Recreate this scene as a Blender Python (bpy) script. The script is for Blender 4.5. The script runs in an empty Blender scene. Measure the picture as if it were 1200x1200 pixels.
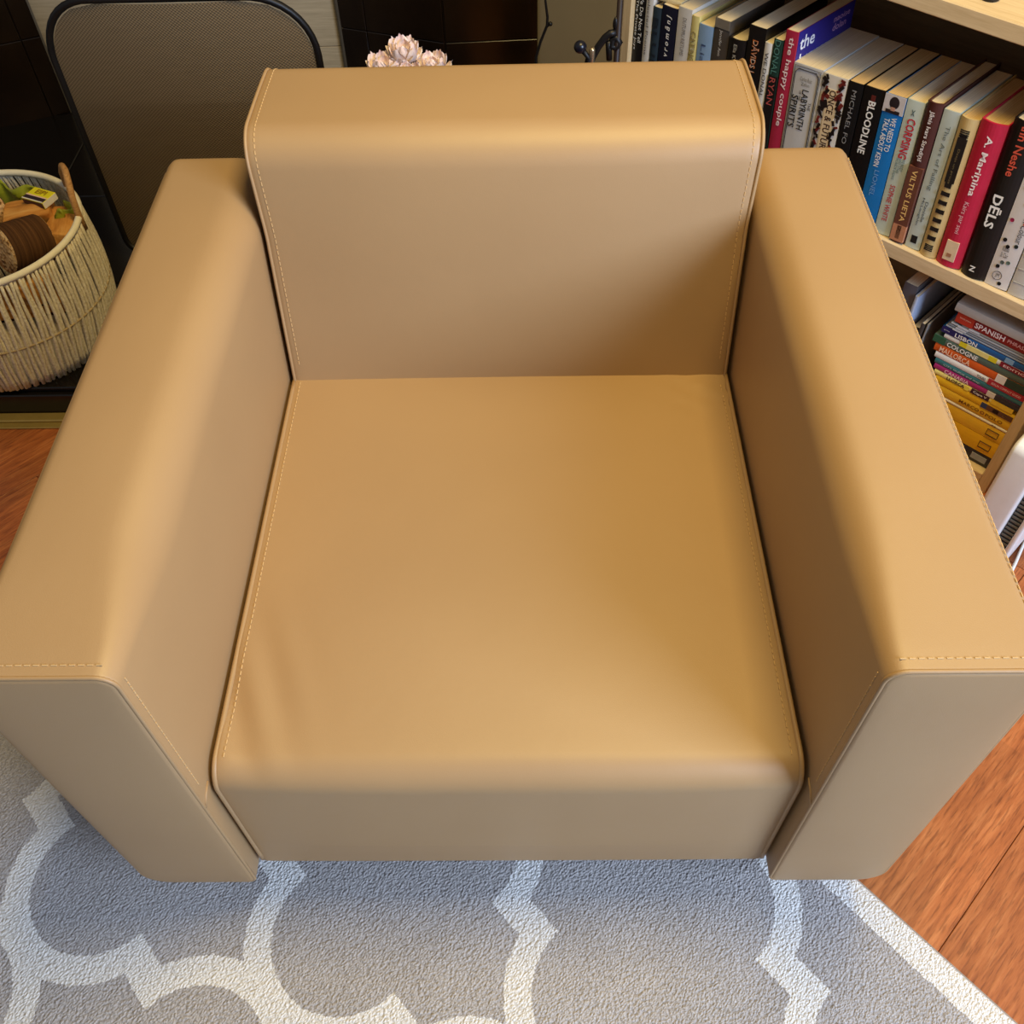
import bpy, bmesh, math, random
from mathutils import Vector, Matrix, Euler
random.seed(7)
SC = bpy.context.scene
COL = SC.collection
PI = math.pi
R = math.radians

# ------------------------------------------------------------------ camera
CAM = Vector((0.0272469, -0.37643277, 1.29821856))
FWD = Vector((-0.01852355, 0.62493573, -0.78045641))
RGT = Vector((0.99976957, 0.00310761, -0.02124042))
UPV = Vector((0.01084854, 0.78067002, 0.62484929))
FPX = 1114.2263
cd = bpy.data.cameras.new('camera')
cam = bpy.data.objects.new('camera', cd)
COL.objects.link(cam)
cd.sensor_fit = 'HORIZONTAL'
cd.sensor_width = 36.0
cd.lens = 36.0 * FPX / 1200.0
cd.clip_start = 0.02
mw = Matrix.Identity(4)
for i in range(3):
    mw[i][0] = RGT[i]; mw[i][1] = UPV[i]; mw[i][2] = -FWD[i]; mw[i][3] = CAM[i]
cam.matrix_world = mw
SC.camera = cam

# ------------------------------------------------------------------ light
w = bpy.data.worlds.new('world'); SC.world = w; w.use_nodes = True
bg = w.node_tree.nodes['Background']
bg.inputs[0].default_value = (0.92, 0.94, 1.0, 1)
bg.inputs[1].default_value = 0.17

def area(name, loc, aim, sx, sy, power, col):
    l = bpy.data.lights.new(name, 'AREA'); l.shape = 'RECTANGLE'; l.size = sx; l.size_y = sy
    l.energy = power; l.color = col
    o = bpy.data.objects.new(name, l); COL.objects.link(o)
    o.location = loc
    d = Vector(aim) - Vector(loc)
    o.rotation_euler = d.to_track_quat('-Z', 'Y').to_euler()
    return o
area('window_daylight', (2.05, -1.35, 1.75), (0.0, 0.35, 0.45), 1.3, 1.3, 104, (0.59, 0.755, 1.06))
area('ceiling_lamp_light', (0.42, 0.40, 2.5), (0.42, 0.35, 0.0), 0.7, 0.7, 38, (1.0, 0.735, 0.27))

vs = SC.view_settings
vs.view_transform = 'Standard'
vs.look = 'None'
vs.exposure = 0.12
vs.gamma = 1.0
vs.use_curve_mapping = False

# ------------------------------------------------------------------ pixel helpers (photo pixel -> direction)
def ray(px, py):
    return FWD + RGT * ((px - 600) / FPX) - UPV * ((py - 600) / FPX)
def at_y(px, py, y):
    d = ray(px, py); return CAM + d * ((y - CAM.y) / d.y)
def at_z(px, py, z):
    d = ray(px, py); return CAM + d * ((z - CAM.z) / d.z)

# ------------------------------------------------------------------ materials
def srgb(r, g, b):
    f = lambda c: (c / 255 / 12.92) if c / 255 <= 0.04045 else ((c / 255 + 0.055) / 1.055) ** 2.4
    return (f(r), f(g), f(b), 1.0)

class NT:
    def __init__(s, name):
        s.m = bpy.data.materials.new(name); s.m.use_nodes = True
        s.t = s.m.node_tree; s.N = s.t.nodes; s.L = s.t.links
        s.b = s.N['Principled BSDF']; s.out = s.N['Material Output']
    def node(s, typ, **kw):
        n = s.N.new(typ)
        for k, v in kw.items(): setattr(n, k, v)
        return n
    def put(s, sock, v):
        if isinstance(v, bpy.types.NodeSocket): s.L.new(v, sock)
        elif v is not None: sock.default_value = v
    def math(s, op, a, b=None, c=None):
        n = s.node('ShaderNodeMath', operation=op)
        s.put(n.inputs[0], a)
        if b is not None: s.put(n.inputs[1], b)
        if c is not None: s.put(n.inputs[2], c)
        return n.outputs[0]
    def coord(s, scale=(1, 1, 1), rot=(0, 0, 0), out='Object'):
        tc = s.node('ShaderNodeTexCoord'); mp = s.node('ShaderNodeMapping')
        s.L.new(tc.outputs[out], mp.inputs[0])
        mp.inputs['Scale'].default_value = scale; mp.inputs['Rotation'].default_value = rot
        return mp.outputs[0]
    def noise(s, vec, scale, detail=3, rough=0.55):
        n = s.node('ShaderNodeTexNoise'); s.L.new(vec, n.inputs['Vector'])
        n.inputs['Scale'].default_value = scale; n.inputs['Detail'].default_value = detail
        n.inputs['Roughness'].default_value = rough
        return n.outputs['Fac']
    def voro(s, vec, scale, feature='F1'):
        n = s.node('ShaderNodeTexVoronoi'); n.feature = feature; s.L.new(vec, n.inputs['Vector'])
        n.inputs['Scale'].default_value = scale
        return n.outputs['Distance']
    def ramp(s, fac, stops):
        n = s.node('ShaderNodeValToRGB'); s.L.new(fac, n.inputs[0])
        e = n.color_ramp.elements
        e[0].position, e[0].color = stops[0]; e[1].position, e[1].color = stops[-1]
        for p, c in stops[1:-1]:
            x = e.new(p); x.color = c
        return n.outputs[0]
    def mix(s, fac, a, b, blend='MIX'):
        n = s.node('ShaderNodeMix'); n.data_type = 'RGBA'; n.blend_type = blend
        s.put(n.inputs[0], fac); s.put(n.inputs[6], a); s.put(n.inputs[7], b)
        return n.outputs[2]
    def bump(s, h, strength, dist=0.002, normal=None):
        n = s.node('ShaderNodeBump'); s.L.new(h, n.inputs['Height'])
        n.inputs['Strength'].default_value = strength; n.inputs['Distance'].default_value = dist
        if normal is not None: s.L.new(normal, n.inputs['Normal'])
        s.L.new(n.outputs[0], s.b.inputs['Normal']); return n.outputs[0]
    def set(s, col=None, rough=None, spec=None, metal=None, **kw):
        if col is not None: s.put(s.b.inputs['Base Color'], col)
        if rough is not None: s.put(s.b.inputs['Roughness'], rough)
        if spec is not None: s.put(s.b.inputs['Specular IOR Level'], spec)
        if metal is not None: s.put(s.b.inputs['Metallic'], metal)
        for k, v in kw.items(): s.put(s.b.inputs[k], v)
        return s.m

_plain = {}
def plain(rgb, rough=0.5, spec=0.4, var=0.06, scale=60, metal=0.0):
    key = (rgb, rough, spec, var, scale, metal)
    if key in _plain: return _plain[key]
    t = NT('plain_%d_%d_%d' % rgb)
    c = srgb(*rgb)
    if var:
        f = t.noise(t.coord(), scale)
        lo = tuple(x * (1 - var) for x in c[:3]) + (1,); hi = tuple(min(1, x * (1 + var)) for x in c[:3]) + (1,)
        c = t.ramp(f, [(0.3, lo), (0.7, hi)])
    t.set(c, rough, spec, metal)
    _plain[key] = t.m
    return t.m

# leather
t = NT('tan_leather')
v = t.coord()
f = t.noise(v, 3.0, 2)
c = t.ramp(f, [(0.3, srgb(166, 134, 94)), (0.7, srgb(172, 140, 99))])
h1 = t.voro(v, 900); h2 = t.noise(v, 1500, 2)
h = t.math('ADD', t.math('MULTIPLY', h1, 0.6), t.math('MULTIPLY', h2, 0.5))
hb = t.noise(v, 14, 3)
b1 = t.node('ShaderNodeBump'); t.L.new(hb, b1.inputs['Height']); b1.inputs['Strength'].default_value = 0.05; b1.inputs['Distance'].default_value = 0.01
t.bump(h, 0.16, 0.0006, b1.outputs[0])
LEATHER = t.set(c, 0.5, 0.62)
t = NT('leather_welt'); v = t.coord(); t.bump(t.noise(v, 900), 0.2, 0.0006)
WELT = t.set(srgb(168, 136, 96), 0.45, 0.45)
THREAD = plain((204, 170, 120), 0.6, 0.3)
FOOT = plain((28, 24, 22), 0.4, 0.4)

# rug: quatrefoil trellis
t = NT('trellis_rug')
v = t.coord()
wn = t.node('ShaderNodeTexNoise'); t.L.new(v, wn.inputs['Vector']); wn.inputs['Scale'].default_value = 170; wn.inputs['Detail'].default_value = 2
sx = t.node('ShaderNodeVectorMath', operation='MULTIPLY_ADD'); t.L.new(wn.outputs['Color'], sx.inputs[0])
sx.inputs[1].default_value = (0.008,) * 3; t.L.new(v, sx.inputs[2])
sep = t.node('ShaderNodeSeparateXYZ'); t.L.new(sx.outputs[0], sep.inputs[0])
A, B = 0.275, 0.2
def cell(u0, v0):
    U = t.math('ABSOLUTE', t.math('WRAP', t.math('SUBTRACT', sep.outputs[0], u0 + 0.004), A, -A))
    V = t.math('ABSOLUTE', t.math('WRAP', t.math('SUBTRACT', sep.outputs[1], v0 + 0.004), B, -B))
    d2 = lambda cu, cv: t.math('ADD', t.math('POWER', t.math('SUBTRACT', U, cu), 2.0), t.math('POWER', t.math('SUBTRACT', V, cv), 2.0))
    lobe = t.math('LESS_THAN', d2(0.0, 0.085), 0.095 ** 2)
    body = t.math('MULTIPLY', t.math('LESS_THAN', V, 0.08), t.math('GREATER_THAN', d2(A, 0.115), 0.13 ** 2))
    body = t.math('MULTIPLY', body, t.math('LESS_THAN', U, 0.24))
    return t.math('MAXIMUM', lobe, body)
g = t.math('MAXIMUM', cell(-0.115, -0.1), cell(-0.115 + A, -0.1 + B))
g = t.math('MULTIPLY', g, t.math('LESS_THAN', sep.outputs[1], 0.322))
border = t.math('MULTIPLY', t.math('GREATER_THAN', sep.outputs[1], 0.262), t.math('LESS_THAN', sep.outputs[1], 0.322))
pn = t.noise(v, 420, 3, 0.7); pn2 = t.noise(v, 9, 3)
pl = t.noise(t.coord((1, 0.7, 1), (0, 0, R(-40))), 560, 2, 0.6)
gr = t.ramp(pl, [(0.28, srgb(150, 143, 137)), (0.72, srgb(222, 215, 209))])
wh = t.ramp(pl, [(0.28, srgb(232, 226, 216)), (0.72, srgb(250, 247, 240))])
gr = t.mix(0.35, gr, t.ramp(pn2, [(0.3, srgb(168, 162, 157)), (0.7, srgb(198, 193, 190))]))
c = t.mix(g, wh, gr)
vt = t.voro(t.coord((1, 0.75, 1), (0, 0, R(-40))), 330)
h = t.math('SUBTRACT', t.math('MULTIPLY', pl, 1.0), t.math('MULTIPLY', vt, 1.0))
c = t.mix(0.40, c, t.ramp(vt, [(0.25, (1, 1, 1, 1)), (0.85, (0.66, 0.65, 0.66, 1))]), 'MULTIPLY')
t.bump(h, 0.75, 0.004)
RUG = t.set(c, 0.95, 0.1)

# laminate planks
t = NT('red_brown_laminate')
oi = t.node('ShaderNodeObjectInfo')
v = t.coord()
va = t.node('ShaderNodeVectorMath', operation='ADD'); t.L.new(v, va.inputs[0])
sc_ = t.node('ShaderNodeVectorMath', operation='SCALE'); sc_.inputs[0].default_value = (3.1, 9.7, 0); t.L.new(oi.outputs['Random'], sc_.inputs['Scale'])
t.L.new(sc_.outputs[0], va.inputs[1])
mp = t.node('ShaderNodeMapping'); t.L.new(va.outputs[0], mp.inputs[0]); mp.inputs['Scale'].default_value = (22, 1.8, 1)
gn = t.noise(mp.outputs[0], 5, 6, 0.65)
mp2 = t.node('ShaderNodeMapping'); t.L.new(va.outputs[0], mp2.inputs[0]); mp2.inputs['Scale'].default_value = (60, 5, 1)
fn = t.noise(mp2.outputs[0], 5, 3, 0.6)
br = t.node('ShaderNodeTexBrick'); mp3 = t.node('ShaderNodeMapping'); t.L.new(va.outputs[0], mp3.inputs[0])
mp3.inputs['Rotation'].default_value = (0, 0, PI / 2); mp3.inputs['Location'].default_value = (0, 0.0985, 0)
t.L.new(mp3.outputs[0], br.inputs['Vector'])
br.inputs['Scale'].default_value = 1.0; br.inputs['Mortar Size'].default_value = 0.0; br.inputs['Brick Width'].default_value = 0.42; br.inputs['Row Height'].default_value = 0.0657
br.inputs['Color1'].default_value = (0.88, 0.88, 0.88, 1); br.inputs['Color2'].default_value = (1.14, 1.12, 1.1, 1)
c = t.ramp(gn, [(0.25, srgb(130, 68, 34)), (0.5, srgb(166, 95, 50)), (0.75, srgb(194, 124, 73))])
c = t.mix(1.0, c, br.outputs['Color'], 'MULTIPLY')
dk = t.ramp(fn, [(0.36, (0.55, 0.5, 0.48, 1)), (0.5, (1, 1, 1, 1))])
c = t.mix(0.8, c, dk, 'MULTIPLY')
t.bump(t.math('ADD', gn, t.math('MULTIPLY', fn, 0.6)), 0.25, 0.0015)
PLANK = t.set(c, 0.38, 0.45)
SUBFLOOR = plain((40, 24, 16), 0.9, 0.1)

def wood(name, lo, hi, stretch=(1.5, 20, 20), scale=5, rough=0.5, bump=0.1):
    t = NT(name)
    v = t.coord(stretch)
    gn = t.noise(v, scale, 6, 0.6); fn = t.noise(t.coord(tuple(x * 4 for x in stretch)), scale, 3)
    f = t.math('ADD', t.math('MULTIPLY', gn, 0.7), t.math('MULTIPLY', fn, 0.3))
    c = t.ramp(f, [(0.3, srgb(*lo)), (0.7, srgb(*hi))])
    t.bump(f, bump, 0.001)
    return t.set(c, rough, 0.35)
SHELFWOOD = wood('pale_oak_veneer', (196, 170, 128), (222, 198, 158))
SHELFSIDE = wood('pale_oak_veneer_upright', (190, 164, 122), (216, 192, 150), (20, 20, 1.5))
BOARD = wood('greyed_wood_board', (166, 150, 124), (196, 180, 150), (1.2, 14, 22))
TILE = None
t = NT('dark_brown_glazed_tile')
v = t.coord()
f = t.noise(v, 7, 4)
TILE = t.set(t.ramp(f, [(0.3, srgb(22, 15, 10)), (0.7, srgb(38, 27, 17))]), 0.16, 0.5)
GROUT = plain((62, 52, 44), 0.9, 0.1)
BLACKTILE = plain((20, 17, 15), 0.2, 0.5)
BRASS = plain((186, 160, 92), 0.35, 0.5, metal=0.6)
WALLP = plain((172, 164, 148), 0.85, 0.2, 0.03, 8)
IRON = plain((18, 15, 14), 0.45, 0.4)

# ------------------------------------------------------------------ object helpers
def link(o, parent=None):
    COL.objects.link(o)
    if parent is not None: o.parent = parent
    return o
def tag(o, label=None, cat=None, group=None, kind=None):
    if label: o['label'] = label
    if cat: o['category'] = cat
    if group: o['group'] = group
    if kind: o['kind'] = kind
    return o
def thing(name, label, cat, loc=(0, 0, 0), rot=(0, 0, 0), group=None):
    o = bpy.data.objects.new(name, None); o.empty_display_size = 0.05
    link(o); o.location = loc; o.rotation_euler = rot
    return tag(o, label, cat, group)
def mobj(name, verts, faces, mat, parent=None, smooth=False, mats=None, fm=None):
    me = bpy.data.meshes.new(name)
    me.from_pydata([tuple(p) for p in verts], [], faces)
    for m in (mats or [mat]): me.materials.append(m)
    if fm: me.polygons.foreach_set('material_index', fm)
    if smooth: me.polygons.foreach_set('use_smooth', [True] * len(me.polygons))
    me.validate(); me.update()
    return link(bpy.data.objects.new(name, me), parent)

class MB:
    def __init__(s): s.v = []; s.f = []
    def add(s, vs, fs):
        o = len(s.v); s.v += [Vector(p) for p in vs]; s.f += [tuple(i + o for i in f) for f in fs]; return s
    def box(s, x0, x1, y0, y1, z0, z1, M=None):
        p = [Vector((x, y, z)) for x in (x0, x1) for y in (y0, y1) for z in (z0, z1)]
        if M is not None: p = [M @ q for q in p]
        return s.add(p, [(0, 1, 3, 2), (4, 6, 7, 5), (0, 4, 5, 1), (2, 3, 7, 6), (0, 2, 6, 4), (1, 5, 7, 3)])
    def bevbox(s, x0, x1, y0, y1, z0, z1, b):
        # box with chamfered edges
        vs = []; idx = {}
        X = (x0, x1); Y = (y0, y1); Z = (z0, z1); sg = (1, -1)
        for i in (0, 1):
            for j in (0, 1):
                for k in (0, 1):
                    a = (X[i], Y[j] + sg[j] * b, Z[k] + sg[k] * b)
                    c_ = (X[i] + sg[i] * b, Y[j], Z[k] + sg[k] * b)
                    d = (X[i] + sg[i] * b, Y[j] + sg[j] * b, Z[k])
                    for n, q in enumerate((a, c_, d)):
                        idx[(i, j, k, n)] = len(vs); vs.append(q)
        I = lambda *q: idx[q]
        fs = []
        for i in (0, 1):
            fs.append([I(i, 0, 0, 0), I(i, 1, 0, 0), I(i, 1, 1, 0), I(i, 0, 1, 0)][::(-1 if i == 0 else 1)])
            fs.append([I(0, i, 0, 1), I(1, i, 0, 1), I(1, i, 1, 1), I(0, i, 1, 1)][::(1 if i == 0 else -1)])
            fs.append([I(0, 0, i, 2), I(1, 0, i, 2), I(1, 1, i, 2), I(0, 1, i, 2)][::(-1 if i == 0 else 1)])
        for j in (0, 1):
            for k in (0, 1):
                fs.append([I(0, j, k, 1), I(1, j, k, 1), I(1, j, k, 2), I(0, j, k, 2)])
                fs.append([I(j, 0, k, 0), I(j, 1, k, 0), I(j, 1, k, 2), I(j, 0, k, 2)])
                fs.append([I(j, k, 0, 0), I(j, k, 1, 0), I(j, k, 1, 1), I(j, k, 0, 1)])
        for i in (0, 1):
            for j in (0, 1):
                for k in (0, 1): fs.append([I(i, j, k, 0), I(i, j, k, 1), I(i, j, k, 2)])
        bm = bmesh.new(); bv = [bm.verts.new(q) for q in vs]
        for f in fs: bm.faces.new([bv[q] for q in f])
        bmesh.ops.recalc_face_normals(bm, faces=bm.faces)
        bm.verts.index_update()
        out = [tuple(vv.index for vv in f.verts) for f in bm.faces]; bm.free()
        return s.add(vs, out)
    def tube(s, pts, r, n=8, closed=False, caps=True):
        pts = [Vector(p) for p in pts]
        rs = r if isinstance(r, (list, tuple)) else [r] * len(pts)
        m = len(pts); o = []
        nrm = None
        for i in range(m):
            a = pts[(i - 1) % m] if (closed or i > 0) else pts[i]
            b = pts[(i + 1) % m] if (closed or i < m - 1) else pts[i]
            tg = (b - a).normalized()
            if nrm is None:
                nrm = tg.orthogonal().normalized()
            nrm = (nrm - tg * nrm.dot(tg))
            nrm = nrm.normalized() if nrm.length > 1e-6 else tg.orthogonal().normalized()
            bn = tg.cross(nrm)
            for k in range(n):
                an = 2 * PI * k / n
                o.append(pts[i] + (nrm * math.cos(an) + bn * math.sin(an)) * rs[i])
        f = []
        for i in range(m if closed else m - 1):
            for k in range(n):
                j = (i + 1) % m
                f.append((i * n + k, i * n + (k + 1) % n, j * n + (k + 1) % n, j * n + k))
        if caps and not closed:
            f.append(tuple(range(n))[::-1]); f.append(tuple((m - 1) * n + k for k in range(n)))
        return s.add(o, f)
    def lathe(s, prof, n=32, c=(0, 0, 0)):
        o = []
        for r_, z in prof:
            for k in range(n):
                a = 2 * PI * k / n; o.append((c[0] + r_ * math.cos(a), c[1] + r_ * math.sin(a), c[2] + z))
        f = [(i * n + k, i * n + (k + 1) % n, (i + 1) * n + (k + 1) % n, (i + 1) * n + k) for i in range(len(prof) - 1) for k in range(n)]
        return s.add(o, f)
    def sphere(s, c, r_, n=14, m=9, sc=(1, 1, 1)):
        pr = [(math.sin(PI * i / m) * r_, -math.cos(PI * i / m) * r_) for i in range(m + 1)]
        o = []; c = Vector(c)
        for rr, z in pr:
            for k in range(n):
                a = 2 * PI * k / n; o.append(c + Vector((rr * math.cos(a) * sc[0], rr * math.sin(a) * sc[1], z * sc[2])))
        f = [(i * n + k, i * n + (k + 1) % n, (i + 1) * n + (k + 1) % n, (i + 1) * n + k) for i in range(m) for k in range(n)]
        return s.add(o, f)
    def build(s, name, mat, parent=None, smooth=False):
        return mobj(name, s.v, s.f, mat, parent, smooth)

def offset_poly(c, d):
    # inset convex CCW polygon by d
    n = len(c); out = []
    for i in range(n):
        p0, p1, p2 = Vector(c[i - 1]), Vector(c[i]), Vector(c[(i + 1) % n])
        a = (p1 - p0).normalized(); b = (p2 - p1).normalized()
        na = Vector((-a.y, a.x)); nb = Vector((-b.y, b.x))
        bis = na + nb
        out.append(p1 + bis * (d / (bis.dot(na))))
    return out
def round_poly(c, radii, seg=6, sub=10):
    n = len(c); arcs = []
    for i in range(n):
        p0, p1, p2 = Vector(c[i - 1]), Vector(c[i]), Vector(c[(i + 1) % n])
        a = (p0 - p1).normalized(); b = (p2 - p1).normalized()
        ang = a.angle(b); r_ = max(radii[i], 0.0004)
        tl = r_ / math.tan(ang / 2)
        ce = p1 + (a + b).normalized() * (r_ / math.sin(ang / 2))
        q0 = p1 + a * tl; q1 = p1 + b * tl
        a0 = math.atan2(*(q0 - ce).yx); a1 = math.atan2(*(q1 - ce).yx)
        while a1 < a0: a1 += 2 * PI
        arcs.append([ce + Vector((math.cos(a0 + (a1 - a0) * k / seg), math.sin(a0 + (a1 - a0) * k / seg))) * r_ for k in range(seg + 1)])
    out = []
    for i in range(n):
        out += arcs[i]
        q0 = arcs[i][-1]; q1 = arcs[(i + 1) % n][0]
        for k in range(1, sub): out.append(q0.lerp(q1, k / sub))
    return out
def loft(c, radii, x0, x1, r0, r1, mapf, nmid=16, seg=6, sub=10, capn=4):
    """Convex polygon c (CCW) swept from x0 to x1 with rounded ends; mapf(a, b, x) -> 3D point."""
    st = []
    for k in range(6):
        an = (PI / 2) * k / 5
        st.append((x0 + r0 * (1 - math.sin(an)), r0 * (1 - math.cos(an)) if False else r0 * (1 - math.sin(PI / 2 - an)), ))
    st = [(x0 + r0 * (1 - math.cos((PI / 2) * k / 5)), r0 * (1 - math.sin((PI / 2) * k / 5))) for k in range(6)]
    en = [(x1 - r1 * (1 - math.cos((PI / 2) * k / 5)), r1 * (1 - math.sin((PI / 2) * k / 5))) for k in range(6)][::-1]
    mid = [(x0 + r0 + (x1 - r1 - x0 - r0) * k / nmid, 0.0) for k in range(1, nmid)]
    rings = []
    for x, d in st + mid + en:
        tt = (x - x0) / (x1 - x0)
        rad = radii(tt) if callable(radii) else radii
        pts = round_poly(offset_poly(c, d), [max(q - d, 0.0006) for q in rad], seg, sub)
        rings.append([(p.x, p.y, x) for p in pts])
    def cap(ring):
        cx = sum(p[0] for p in ring) / len(ring); cy = sum(p[1] for p in ring) / len(ring)
        return [[(cx + (p[0] - cx) * s_, cy + (p[1] - cy) * s_, p[2]) for p in ring] for s_ in [1 - (k + 1) / (capn + 0.15) for k in range(capn)]]
    allr = cap(rings[0])[::-1] + rings + cap(rings[-1])
    n = len(rings[0]); V = []; F = []
    for rg in allr:
        for p in rg: V.append(Vector(mapf(*p)))
    for i in range(len(allr) - 1):
        for k in range(n):
            F.append((i * n + k, i * n + (k + 1) % n, (i + 1) * n + (k + 1) % n, (i + 1) * n + k))
    F.append(tuple(range(n))[::-1]); F.append(tuple((len(allr) - 1) * n + k for k in range(n)))
    return V, F
def fix_normals(o):
    bm = bmesh.new(); bm.from_mesh(o.data)
    bmesh.ops.recalc_face_normals(bm, faces=bm.faces)
    bm.to_mesh(o.data); bm.free(); return o
def resample(pts, step):
    pts = [Vector(p) for p in pts]; out = []; d = 0.0; nxt = 0.0
    for a, b in zip(pts, pts[1:]):
        L_ = (b - a).length
        while nxt <= d + L_ and L_ > 0:
            out.append(a.lerp(b, (nxt - d) / L_)); nxt += step
        d += L_
    return out
def stitches(name, paths, parent, pitch=0.0075, length=0.0048, r_=0.0007):
    for path in paths:
        mb = MB()
        pts = resample(path, pitch)
        for i in range(len(pts) - 1):
            d = (pts[i + 1] - pts[i]).normalized()
            mb.tube([pts[i], pts[i] + d * length], r_, 5)
        mb.build(name, THREAD, parent)['kind'] = 'stuff'

# ------------------------------------------------------------------ text
_tc = {}
def text_raw(body, weight=0.0):
    key = (body, weight)
    if key in _tc: return _tc[key]
    cu = bpy.data.curves.new('tmp_text', 'FONT'); cu.body = body; cu.resolution_u = 2; cu.offset = weight
    o = bpy.data.objects.new('tmp_text', cu); COL.objects.link(o)
    dg = bpy.context.evaluated_depsgraph_get()
    me = bpy.data.meshes.new_from_object(o.evaluated_get(dg))
    V = [v.co.copy() for v in me.vertices]; F = [tuple(p.vertices) for p in me.polygons]
    bpy.data.objects.remove(o); bpy.data.curves.remove(cu); bpy.data.meshes.remove(me)
    x0 = min(p.x for p in V); x1 = max(p.x for p in V); y0 = min(p.y for p in V); y1 = max(p.y for p in V)
    V = [((p.x - x0) / (x1 - x0), (p.y - y0) / (y1 - y0)) for p in V]
    _tc[key] = (V, F); return _tc[key]
def lettering(body, mat, parent, org, ax, ay, L_, H_, weight=0.0, slant=0.0, name='lettering'):
    """Fit text into a box: org is lower-left of the text, ax its reading direction, ay its up direction."""
    V, F = text_raw(body, round(weight * 0.38, 4))
    org, ax, ay = Vector(org), Vector(ax), Vector(ay)
    return mobj(name, [org + ax * (u * L_ + slant * v_ * H_) + ay * (v_ * H_) for u, v_ in V], F, mat, parent)

# ================================================================== SETTING
E_ = Vector((math.cos(R(-45)), math.sin(R(-45)), 0)); N_ = Vector((-E_.y, E_.x, 0))
BK = Vector((0.61975841, 0.89592505, 0))          # front edge of the shelves
def bpt(s, t_, z): return BK + E_ * s + N_ * t_ + Vector((0, 0, z))

# floor with planks running along N_
floor = mobj('floor', [(-4.5, -4.5, -0.012), (4.5, -4.5, -0.012), (4.5, 4.5, -0.012), (-4.5, 4.5, -0.012)], [(0, 1, 2, 3)], SUBFLOOR)
tag(floor, 'red-brown laminate plank floor under the rug and armchair', None, kind='structure')
PW, PLn = 0.197, 1.28
pmb = MB().bevbox(-PW / 2 + 0.0004, PW / 2 - 0.0004, -PLn / 2 + 0.0004, PLn / 2 - 0.0004, -0.012, 0.0, 0.0007)
pm = None
for i in range(-11, 13):
    sc0 = 0.421 - PW / 2 + i * PW
    off = (i * 0.47) % 1.0
    for j in range(-3, 4):
        tc0 = (j + off) * PLn - 0.35
        p = E_ * sc0 + N_ * tc0
        if abs(p.x) > 2.6 or p.y < -1.6 or p.y > 2.2: continue
        if pm is None:
            o = pmb.build('plank', PLANK, floor); pm = o.data
        else:
            o = link(bpy.data.objects.new('plank', pm), floor)
        o.location = p; o.rotation_euler = (0, 0, R(-45))

# fireplace niche walls
def wall_quad(name, p0, p1, z0, z1, mat, label):
    p0, p1 = Vector((p0[0], p0[1], 0)), Vector((p1[0], p1[1], 0))
    d = (p1 - p0); L_ = d.length; d.normalize()
    o = MB().box(0, L_, 0.0, 0.06, z0, z1).build(name, mat)
    o.location = p0; o.rotation_euler = (0, 0, math.atan2(d.y, d.x))
    tag(o, label, None, kind='structure'); return o, L_
def tiles(parent, xs, zs, mat=TILE, gap=0.0009, name='tile'):
    for a, b in zip(xs, xs[1:]):
        for c_, d in zip(zs, zs[1:]):
            MB().bevbox(a + gap, b - gap, -0.008, 0.0, c_ + gap, d - gap, 0.0012).build(name, mat, parent)
P_L0, P_L1 = (-1.14 - 0.55 * math.cos(R(25)), 1.95 - 0.55 * math.sin(R(25))), (-1.14, 1.95)
P_R0, P_R1, P_R2 = (-0.158 - 0.268 * math.cos(R(19.5)), 1.875 + 0.268 * math.sin(R(19.5))), (-0.158, 1.875), (0.058, 1.8875)
o, L_ = wall_quad('wall_left', P_L0, P_L1, 0, 1.7, GROUT, 'dark brown tiled fireplace face left of the wood panel')
tiles(o, [0, 0.2, L_ - 0.045, L_], [0.06, 0.252, 0.56, 0.86, 1.16, 1.46])
tm = MB().box(L_ - 0.001, L_ + 0.004, -0.0095, 0.01, 0.06, 1.46).build('corner_trim', plain((150, 140, 125), 0.3, 0.5, metal=0.7), o)
o, L_ = wall_quad('wall_middle', (-1.15, 1.985), (-0.40, 1.985), 0, 1.7, plain((90, 80, 64), 0.8, 0.2), 'greyed wood board panel at the back of the fireplace niche')
zs = [0.06, 0.2, 0.34, 0.48, 0.62, 0.76, 0.9, 1.05]
for a, b in zip(zs, zs[1:]):
    q = MB().bevbox(0.0, L_, -0.012, 0, a + 0.0008, b - 0.0008, 0.001).build('board', BOARD, o)
o, L_ = wall_quad('wall_splay', P_R0, P_R1, 0, 1.7, GROUT, 'dark brown tiled splayed face between wood panel and flat tiled face')
tiles(o, [0, 0.068, L_], [0.06, 0.252, 0.56, 0.86, 1.16, 1.46])
MB().box(-0.004, 0.001, -0.0095, 0.02, 0.06, 1.46).build('corner_trim', plain((150, 140, 125), 0.3, 0.5, metal=0.7), o)
o, L_ = wall_quad('wall_front', P_R1, P_R2, 0, 1.7, GROUT, 'dark brown tiled flat face beside the plain wall')
tiles(o, [0, L_], [0.06, 0.252, 0.56, 0.86, 1.16, 1.46])
# plain wall behind the bookcase
a = BK + E_ * -1.13 + N_ * 0.305; b = BK + E_ * 2.4 + N_ * 0.305
o, L_ = wall_quad('wall_right', (a.x, a.y), (b.x, b.y), 0, 2.6, WALLP, 'plain grey-beige wall behind the bookcase')
bs = MB().bevbox(0, L_, -0.014, 0, 0, 0.07, 0.002).build('baseboard', plain((205, 198, 186), 0.5, 0.4), o)

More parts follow.
